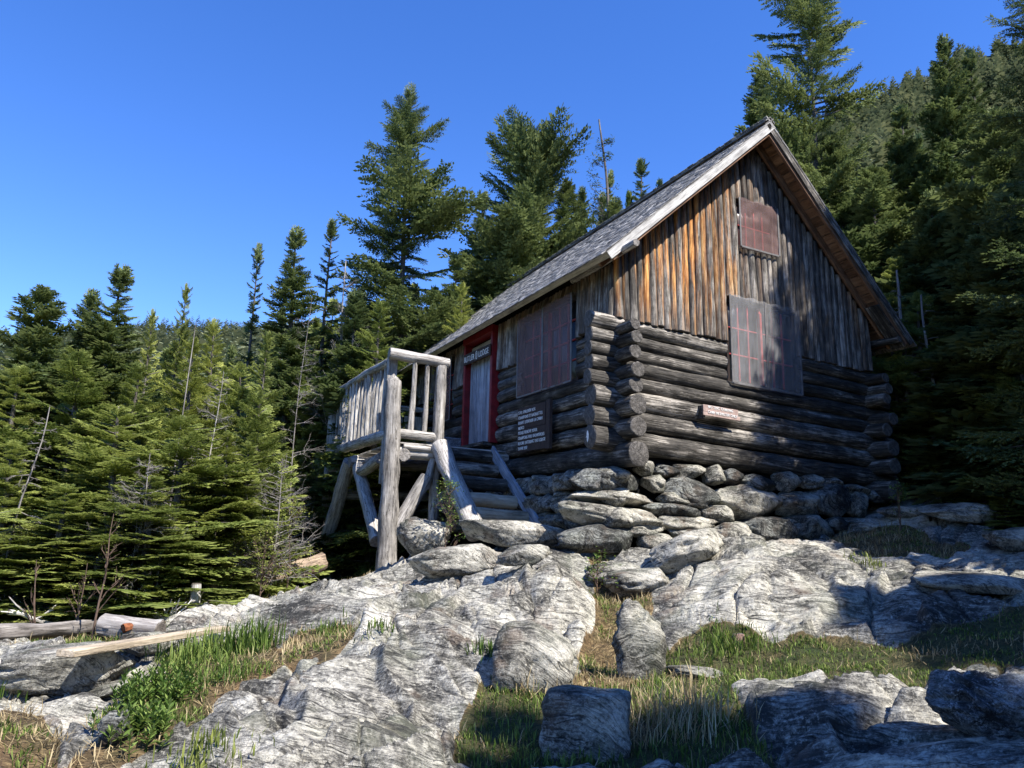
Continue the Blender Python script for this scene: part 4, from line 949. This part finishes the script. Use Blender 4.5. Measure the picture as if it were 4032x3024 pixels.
# --- the forest mass, individually
GLF = 'firs of the dense forest left of the deck'
left = [('firA', 60, 800, 14, 120), ('firB', 170, 760, 13.5, 115), ('firA', 300, 790, 13.8, 110), ('firY', 420, 740, 14.5, 95), ('firY', 470, 700, 17, 80), ('firB', 520, 790, 14.5, 95), ('firA', 585, 725, 13.8, 58),
        ('firB', 560, 850, 13, 68), ('firA', 30, 960, 12.5, 110), ('firB', 260, 880, 12.3, 120), ('firA', 380, 900, 12, 120), ('firY', 500, 940, 12.2, 90), ('firA', 130, 1050, 11.3, 120), ('firB', 330, 1030, 11.2, 120), ('firA', 545, 960, 12.4, 70),
        ('firB', -40, 1080, 11.4, 110), ('firY', 230, 1120, 10.9, 90), ('firY', 690, 810, 19.5, 50), ('firA', 830, 660, 17.5, 90), ('sprA', 770, 640, 18.5, 85), ('sprB', 980, 560, 20, 80), ('firY', 1000, 620, 18.5, 70), ('sprA', 1230, 400, 22, 85), ('firY', 800, 720, 19.5, 50),
        ('sprB', 1050, 430, 23.5, 80), ('sprA', 1330, 440, 24, 80), ('sprA', 1255, 415, 25, 55), ('sprB', 1300, 430, 26, 50), ('firF', 1355, 425, 27, 45), ('sprF', 1425, 400, 28, 45), ('firA', 600, 1010, 13, 42), ('firB', 660, 830, 18.8, 60), ('firA', 775, 830, 20, 60)]
for k, (key, u, v, D, hw) in enumerate(left):
    if k % 3 == 1 and key == 'firA': key = 'firD'
    if k % 4 == 2 and key == 'firB': key = 'firD'
    put(key, u, v, D, hw, 'green evergreen in the dense forest mass left of and behind the deck', group=GLF)
GRF = 'conifers of the dark forest right of the cabin'
right = [('sprA', 1800, 320, 19, 90), ('sprC', 1870, 370, 18, 90), ('sprB', 1955, 240, 21, 85), ('firA', 1930, 560, 16.5, 90), ('sprA', 2010, 420, 17, 95), ('sprB', 2090, 330, 18, 90), ('sprC', 2150, 250, 16.5, 100), ('firB', 1985, 640, 15.5, 85), ('sprA', 2100, 520, 14.8, 95),
         ('sprB', 2180, 430, 14, 100), ('firA', 2210, 700, 13.5, 90), ('sprC', 2050, 700, 16, 85), ('firY', 1925, 690, 15.2, 60), ('firY', 1760, 480, 19.5, 70), ('sprB', 1720, 330, 22, 70), ('sprA', 2240, 250, 15, 95), ('firB', 1850, 560, 18.5, 75), ('firB', 1560, 330, 24, 50), ('sprC', 2130, 820, 17.5, 80), ('sprC', 1960, 780, 19, 80)]
for k, (key, u, v, D, hw) in enumerate(right):
    put(key, u, v, D, hw, 'dark green evergreen in the forest right of the cabin', group=GRF)
sil = lambda u: np.interp(u, [0, 60, 150, 250, 330, 430, 540, 640, 760, 900, 1040, 1200, 1320, 1420, 1560, 1700, 1800, 1900, 2000, 2100, 2212], [800, 720, 700, 680, 730, 720, 720, 640, 620, 560, 520, 440, 440, 420, 400, 330, 330, 300, 250, 220, 200])
GBF = 'background conifers filling the woods'
for k in range(66):
    u = -60+k*(2330/66)+R_.uniform(-14, 14)
    if R_.random() < .0: continue
    D = R_.uniform(21, 34) if u < 1350 else R_.uniform(23, 38)
    put('sprF' if R_.random() < .55 else 'firF', u, float(sil(u))+R_.uniform(10, 150), D, R_.uniform(45, 75), 'distant evergreen among the woods behind the nearer trees', group=GBF)
for k in range(24):
    x = R_.uniform(8.5, 17); y = R_.uniform(2, 16)
    put(R_.choice(['sprF', 'firF', 'sprC']), 0, 0, 0, None, 'dark green evergreen in the forest right of the cabin', group=GRF, xy=(x, y), height=R_.uniform(6, 9))
# --- trees out of frame on the sun side: they throw the dappled shade
SH = [(7.75, -6.2, 16.5, 'firA'), (9.0, -6.6, 16.5, 'firA'), (6.3, -6.9, 10.6, 'sprB'), (9.8, -3.4, 12, 'sprA'),
      (-.5, -12.4, 11.3, 'sprA'), (.1, -12.1, 11.7, 'sprB'), (.6, -12.9, 12.0, 'sprA'), (1.2, -13.2, 12.5, 'sprA'), (2.0, -13.9, 12.2, 'sprB'), (2.9, -14.2, 12, 'sprA'), (4.0, -14.2, 11.5, 'sprC'),
      (4.0, -11.0, 11.6, 'sprA'), (3.5, -11.6, 11.6, 'sprB'), (4.4, -12.0, 11.8, 'sprA'), (5.6, -12.2, 12.2, 'sprC')]
SHL = ['dense spruce beyond the right edge whose shade falls on the gable', 'broad spruce past the right edge that darkens the lower right logs', 'shorter spruce past the right edge in front of the broad one', 'spruce beyond the right edge nearest the cabin corner',
       'ragged spruce behind the viewer that shades the bottom grass', 'close pair member of the ragged spruce behind the viewer, taller', 'leftmost slightly taller spruce just right of the ragged one behind the viewer', 'second spruce of the row behind the viewer from the left', 'third spruce of the row behind the viewer from the left', 'fourth spruce of the row behind the viewer from the left', 'gappy last spruce of the row behind the viewer',
       'spruce right of the viewer that shades the dark band on the outcrop', 'left spruce of the group right of the viewer', 'tall middle spruce of three right of the viewer', 'gappy spruce of three right of the viewer, farthest from the viewer']
for (x, y, h, key), lb in zip(SH, SHL): put(key, 0, 0, 0, None, lb, xy=(x, y), height=h)
# small firs at the ground
put('firS', 2170, 1058, 12.6, 62, 'young fir at the right edge above the mottled rock', 'young tree')
put('firS', 470, 1130, 11.6, 55, 'young fir with bright tips on the dark slope', 'young tree')
put('firS', 350, 1190, 10.6, 60, 'young fir in the sun just above the fallen logs', 'young tree')
for k, p in PROTO.items():
    if not p[3]: copy_tree and [bpy.data.objects.remove(c) for c in list(p[0].children)]; bpy.data.objects.remove(p[0])
# --- bare trees, snags, shrubs
def branchy(p0, h, seed, spread, nb, r0, gen=3, up=.6, droop=0, lean=(0, 0)):
    rg = np.random.default_rng(seed); mb = MB(); tips = []
    p0 = np.array(p0, float); top = p0+np.array([lean[0]*h, lean[1]*h, h]); mb.log(p0, top, r0, r0*.25, seg=8, wob=.1, bend=.03, step=.2)
    def grow(p, d, L, r, g):
        e = p+d*L; mb.log(p, e, r, r*.4, seg=5 if g > 1 else 3, wob=.05, bend=.08, step=L/3+.01)
        if g <= 1: tips.append((e, d)); return
        for _ in range(rg.integers(2, 5)):
            q = p+(e-p)*rg.uniform(.3, 1); dd = d+rg.normal(0, .5, 3); dd[2] -= droop*.3; dd /= np.linalg.norm(dd); grow(q, dd, L*rg.uniform(.35, .65), r*.5, g-1)
    for i in range(nb):
        t = rg.uniform(.2, .97); az = rg.uniform(0, 6.28); L = spread*(1.15-t)*rg.uniform(.5, 1.1)
        d = np.array([math.cos(az), math.sin(az), up-droop*2*(1-t)]); d /= np.linalg.norm(d); grow(p0+(top-p0)*t, d, L, r0*.28*(1.1-t)+.004, gen)
    return mb, tips
def leaves_mesh(tips, seed, n, ln, wd, spread=.05, flat=.3):
    rg = np.random.default_rng(seed); Q = []; T = []
    for (e, d) in tips:
        for _ in range(n):
            p = e+rg.normal(0, spread, 3); a = rg.uniform(0, 6.28); dd = np.array([math.cos(a), math.sin(a), rg.uniform(-.2, .8)]); dd /= np.linalg.norm(dd); l = ln*rg.uniform(.6, 1.2)
            s_ = np.cross(dd, rg.normal(0, 1, 3)*flat+[0, 0, 1]); s_ /= np.linalg.norm(s_)+1e-6
            Q.append(np.stack([p, p+dd*l*.5+s_*wd*.5, p+dd*l, p+dd*l*.5-s_*wd*.5])); T.append(rg.random())
    return np.array(Q), np.array(T)
def plant(name, u, v, D, h, seed, spread, nb, r0, label, cat, mat=None, leaf=None, gen=3, nleaf=3, ln=.05, wd=.03, top=None, **k):
    p = at(u, v, D); p[2] = gz(p[0], p[1])-.05
    if top is not None: h = at(u, top, D)[2]-p[2]
    mb, tips = branchy(p, h, seed, spread, nb, r0, gen, **k)
    e = empty(name, tuple(p), label, cat); mb.build('stems' if h < 3 else 'trunk', mat or M_twig, e)
    if leaf is not None:
        Q, T = leaves_mesh(tips, seed, nleaf, ln, wd); Q = Q-p; link('foliage', crown_mesh('foliage', Q, T), leaf, e)
    return e
plant('dead_tree', 1300, 600, 24, 3, 51, 1.25, 85, .11, 'gnarled dead snag with a few tufts above the roof slope', 'tree', M_bark, M_spruce, gen=3, nleaf=4, ln=.10, wd=.035, top=258, up=.35)
plant('dead_tree', 735, 800, 18.7, 3, 52, 1.2, 75, .05, 'bare grey twiggy tree in front of the tall spruce', 'tree', M_gdead, None, gen=4, top=560, up=1.0)
plant('dead_tree', 15, 1100, 11.6, 3, 53, .55, 34, .022, 'white dead tree with drooping twigs at the left edge', 'tree', M_gdead, None, gen=3, top=870, up=.1, droop=.5, lean=(.08, 0))
plant('dead_tree', 385, 900, 13.2, 3, 55, .25, 12, .020, 'thin bleached stem standing among the left firs', 'tree', M_gdead, None, gen=2, top=690, up=.5)
plant('dead_tree', 2085, 1000, 16.5, 3, 56, .8, 20, .11, 'dark straight trunk in the gloom right of the cabin', 'tree', M_bark, None, gen=2, top=720, up=.1)
plant('dead_tree', 1985, 900, 17.5, 3, 57, .6, 14, .07, 'pale slim trunk in the woods near the cabin corner', 'tree', M_dead, None, gen=2, top=690, up=.1)
for k, (u, v, D, tp, lb) in enumerate([(455, 1000, 12.6, 800, 'bare grey branches poking out between the olive firs'), (300, 1150, 11.0, 980, 'fine dead twigs in front of the middle firs'), (590, 1180, 12.0, 990, 'bare twiggy dead tree near the shrubs left of the deck'), (640, 900, 16, 640, 'tangled grey dead tree below the dark blue-green spruce')]):
    plant('dead_tree', u, v, D, 1, 170+k, .75, 60, .017, lb, 'tree', M_gdead, None, gen=4, top=tp, up=.3)
SHR = [(672, 1150, 17.8, 1000, 'leafy shrub with tan stems left of the far deck post'), (625, 1200, 12.2, 1080, 'scrubby shrub below the bright fir left of the deck'), (565, 1250, 11.2, 1150, 'small yellow-green shrub above the rotting trunk'), (500, 1240, 11.6, 1165, 'thin shrub on the dark slope above the logs'),
       (968, 1130, 11.9, 1040, 'little sapling in the gap beside the steps'), (775, 1180, 18.6, 1090, 'brushy undergrowth seen between the two deck posts'), (1945, 1150, 12.4, 1040, 'leafy seedling in front of the right cabin corner'), (2030, 1100, 14.5, 985, 'slender sprout lit by the sun at the wood edge'), (2185, 1110, 12.8, 1040, 'bushy undergrowth at the right edge'), (1290, 1260, 9.4, 1205, 'tiny twiggy shrub in the gully between the outcrops')]
for k, (u, v, D, tp, lb) in enumerate(SHR):
    plant('shrub', u, v, D, 1, 70+k, .55 if k not in (6, 7, 9) else .25, 22 if k not in (6, 7, 9) else 9, .012, lb, 'shrub', M_twig, M_leaf if k > 3 else M_yel, gen=3, nleaf=3, ln=.045, wd=.026, top=tp, up=1.2)
for k, (u, v, D, tp, lb) in enumerate([(78, 1380, 9.6, 1212, 'leftmost bare sapling with a crooked stem'), (160, 1360, 9.9, 1218, 'forked bare sapling beside the crooked one'), (196, 1392, 9.2, 1110, 'tall straight bare sapling left of the cut log')]):
    plant('sapling', u, v, D, 1, 90+k, .35, 7 if k < 2 else 12, .013, lb, 'sapling', M_twig, M_yel, gen=2, nleaf=2, ln=.03, wd=.015, top=tp, up=1.4, lean=(-.12 if k == 0 else .05, 0))
for k in range(11):
    u = R_.uniform(1925, 2205)
    plant('bare_trunk', u, 900, R_.uniform(15, 19), 3, 150+k, R_.uniform(.5, .9), 26, R_.uniform(.05, .09), 'slim bare trunk with dead twigs in the dark woods right of the cabin', 'tree', M_gdead, None, gen=2, top=R_.uniform(560, 760), up=.0)['group'] = 'slim bare trunks in the woods right of the cabin'
# --- far hillside: one wooded mass
def hillside():
    rg = np.random.default_rng(77); Q0 = []; T0 = []
    for q in range(3):                                  # three small crowns
        Q = []; T = []
        for k in range(46):
            t = k/46; az = k*2.4+rg.uniform(-.4, .4); L = .30*(1-t)**.8+.03; c = np.array([0, 0, t*.97+.03]); d = np.array([math.cos(az), math.sin(az), .05+.5*t*t])*L; s_ = np.array([-math.sin(az), math.cos(az), rg.uniform(-.6, .6)])*L*.33
            Q.append(np.stack([c, c+d*.6+s_, c+d, c+d*.6-s_])); T.append(rg.random())
        Q0.append(np.array(Q)); T0.append(np.array(T))
    P = []; TT = []
    for k in range(10500):
        br = math.radians(rg.uniform(-38, 38))+YAW; d = 60+rg.random()**.75*230; x = CAM[0]+math.sin(br)*d; y = CAM[1]+math.cos(br)*d
        P.append((x, y, d)); 
    P = np.array(P); z = ground(P[:, 0], P[:, 1]); out = []; tt = []
    for (x, y, d), zz in zip(P, z):
        q = rg.integers(3); h = rg.uniform(3.8, 7.8)*(.75 if d > 150 else 1.25); wdt = h*rg.uniform(.8, 1.2); a = rg.uniform(0, 6.28); ca, sa = math.cos(a), math.sin(a)
        B = Q0[q]; X = B[..., 0]*ca-B[..., 1]*sa; Y = B[..., 0]*sa+B[..., 1]*ca
        out.append(np.stack([X*wdt+x, Y*wdt+y, B[..., 2]*h+zz-.3], -1)); tt.append(np.clip(T0[q]*.6+rg.uniform(0, .5), 0, 1))
    o = link('hillside_forest', crown_mesh('hillside_forest', np.concatenate(out), np.concatenate(tt)), M_hill)
    tag(o, 'continuous conifer forest covering the far hillside', 'forest', kind='stuff')
hillside()
# ------------------------------------------------------------------ grass
def blades(pts, n, h, w_, mat, name, label, seed, lie=.25, curl=.5):
    rg = np.random.default_rng(seed); m = len(pts)*n; b = np.repeat(pts, n, 0)+np.concatenate([rg.normal(0, .035, (m, 2)), np.zeros((m, 1))], 1)
    a = rg.uniform(0, 6.28, m); hh = np.repeat(h, n) if np.ndim(h) else np.full(m, h); hh = hh*rg.uniform(.45, 1.2, m)
    ln = rg.normal(0, lie, m); d1 = np.stack([np.cos(a)*ln, np.sin(a)*ln, np.ones(m)], -1); d1 /= np.linalg.norm(d1, axis=1)[:, None]
    d2 = d1+np.stack([np.cos(a), np.sin(a), -.4*np.ones(m)], -1)*(curl*rg.uniform(.3, 1.6, m))[:, None]; d2 /= np.linalg.norm(d2, axis=1)[:, None]
    s_ = np.stack([-np.sin(a), np.cos(a), np.zeros(m)], -1); s_ = s_*w_*rg.uniform(.6, 1.3, m)[:, None]*.5
    p1 = b+d1*(hh*.55)[:, None]; p2 = p1+d2*(hh*.5)[:, None]
    V = np.stack([b-s_*.7, b+s_*.7, p1+s_, p1-s_, p2], 1).reshape(-1, 3); k = np.arange(m)*5
    Q = np.stack([k, k+1, k+2, k+3], -1); T = np.stack([k+3, k+2, k+4], -1)
    tt = np.repeat(rg.random(m), 5)*.7+np.tile([0, 0, .15, .15, .3], m)
    o = link(name, fastmesh(name, V, [Q, T], False, {'tint': tt}), mat); return tag(o, label, 'grass', kind='stuff')
def scatter_cells(cond, dens, seed):
    rg = np.random.default_rng(seed); D = np.hypot(GX-CAM[0], GY-CAM[1])
    ar = np.zeros_like(GX); dr = np.gradient(D, axis=0); ar = np.abs(dr)*D*math.radians(84/640)
    u, v, dz = project(np.stack([GX, GY, GZ_], -1)); ok = cond & (dz > 1) & (u > -200) & (u < 2400) & (v < 1900) & (D < 15.5)
    pr = np.where(ok, ar*dens, 0); k = rg.random(GX.shape) < pr
    return np.stack([GX[k], GY[k], GZ_[k]], -1), u[k], v[k]
soil = GS > .55
pch = pn(GX*2.2, GY*2.2, 5.5)
P, u, v = scatter_cells(soil & (GG+pch*.9 > .42), 260, 1)
hmap = lambda u, v: np.where((u > 380) & (u < 600) & (v < 1490), .16, np.where((v > 1470) & (u > 1000) & (u < 1720), .10, np.where(u > 1790, .045, .07)))*np.random.default_rng(8).uniform(.5, 1.2, len(u))
blades(P, 6, hmap(u, v), .0075, M_grass, 'grass', 'green grass growing in the pockets between the rocks', 2, lie=.5, curl=.8)
P, u, v = scatter_cells(soil & (GG+pch*.55 < .55), 130, 3)
blades(P, 4, .09, .007, M_straw, 'dry_grass', 'tan dead grass and straw lying in the hollows', 4, lie=1.6, curl=.8)
P, u, v = scatter_cells(soil & (GG > .5), 24, 5)
blades(P, 3, .07, .006, M_straw, 'dry_grass', 'withered stalks mixed into the green grass', 6, lie=.9, curl=.9)
P, u, v = scatter_cells(soil & (GG < .45), 160, 7)
blades(P, 3, .13, .006, M_straw, 'dry_grass', 'flattened straw matted over the brown soil', 8, lie=3.2, curl=.4)
P, u, v = scatter_cells(soil & (GG > .4), 60, 9)
blades(P, 2, .10, .006, M_straw, 'dry_grass', 'old matted straw lying under the green blades', 10, lie=3.0, curl=.4)
# taller clumps, one thing each
def clump(u, v, D, n, h, rad, mat, name, label, cat, seed, w_=.010, lie=.4):
    rg = np.random.default_rng(seed); c = at(u, v, hit(u, v, D)); pts = np.stack([c[0]+rg.normal(0, rad, n), c[1]+rg.normal(0, rad, n), np.zeros(n)], -1); pts[:, 2] = ground(pts[:, 0], pts[:, 1])
    pts[:, :2] -= 0; e = blades(pts, 3, h, w_, mat, name, label, seed, lie=lie); del e['kind']; e['category'] = cat
    me = e.data; co = np.empty(len(me.vertices)*3, np.float32); me.vertices.foreach_get('co', co); o = pts.mean(0); co = co.reshape(-1, 3)-o; me.vertices.foreach_set('co', co.ravel()); e.location = o; me.update(); return e
clump(545, 1405, 7.6, 90, .30, .13, M_grass, 'grass_tuft', 'tallest grass tuft right of the plank end', 'grass tuft', 11)
clump(420, 1425, 7.5, 120, .22, .17, M_grass, 'grass_tuft', 'wide bright grass tuft below the plank', 'grass tuft', 12)
clump(705, 1375, 7.9, 50, .14, .10, M_grass, 'grass_tuft', 'thin grass tuft under the ledge lip', 'grass tuft', 13)
clump(826, 1362, 8.1, 26, .10, .06, M_grass, 'grass_tuft', 'tiny tuft alone on the bare ledge', 'grass tuft', 14)
clump(1060, 1420, 7.2, 34, .13, .07, M_leaf, 'grass_tuft', 'fresh green tuft at the left of the blocky boulder', 'grass tuft', 15)
clump(1882, 1222, 9.8, 40, .09, .09, M_yel, 'grass_tuft', 'bright little tuft on the sunny right outcrop', 'grass tuft', 16)
clump(15, 1480, 6.7, 80, .18, .14, M_grass, 'grass_tuft', 'grass tuft cut by the left edge', 'grass tuft', 17)
clump(430, 1635, 5.05, 60, .10, .10, M_yel, 'grass_tuft', 'low feathery tuft at the bottom left of the ledge', 'grass tuft', 18)
clump(1460, 1570, 5.7, 170, .26, .22, M_straw, 'grass_tuft', 'shaggy mound of dead grass right of the square block', 'grass tuft', 19, lie=.8, w_=.007)
clump(1190, 1500, 6.4, 80, .20, .12, M_straw, 'grass_tuft', 'dead grass clump under the blocky boulder', 'grass tuft', 20, lie=.8, w_=.008)
clump(1570, 1400, 7.7, 120, .15, .20, M_grass, 'grass_tuft', 'sunny grass around the rotten stump', 'grass tuft', 21)
def leafy(u, v, D, n, rad, h, seed, label):
    rg = np.random.default_rng(seed); c = at(u, v, hit(u, v, D)); c[2] = gz(c[0], c[1]); e = empty('leafy_plant', tuple(c), label, 'plant'); mb = MB(); Q = []; T = []
    for i in range(n):
        p = c+np.array([rg.normal(0, rad), rg.normal(0, rad), 0]); p[2] = gz(p[0], p[1]); hh = h*rg.uniform(.5, 1.1); tp = p+np.array([rg.normal(0, .04), rg.normal(0, .04), hh]); mb.log(p, tp, .004, .002, seg=3, wob=0, step=1)
        for k in range(11):
            t = .25+.75*k/11; q = p+(tp-p)*t; a = k*2.4+rg.uniform(-.4, .4); l = .085*(1.15-t*.55)*rg.uniform(.7, 1.2); el = .25+t*.9
            d = np.array([math.cos(a)*math.cos(el), math.sin(a)*math.cos(el), math.sin(el)]); s_ = np.array([-math.sin(a), math.cos(a), rg.uniform(-.3, .3)])*l*.17
            Q.append(np.stack([q, q+d*l*.45+s_, q+d*l-[0, 0, l*.15], q+d*l*.45-s_])); T.append(rg.uniform(.2, 1))
    mb.build('stems', M_leaf, e); link('leaves', crown_mesh('leaves', np.array(Q)-c, np.array(T)), M_leaf, e)
leafy(330, 1520, 6.2, 85, .15, .18, 5, 'broad leafed green plants on the left, upper part of the patch')
leafy(300, 1590, 5.6, 45, .10, .15, 6, 'broad leafed green plants on the left, lower part of the patch')
# moss strip and dead leaves
rg = np.random.default_rng(9)
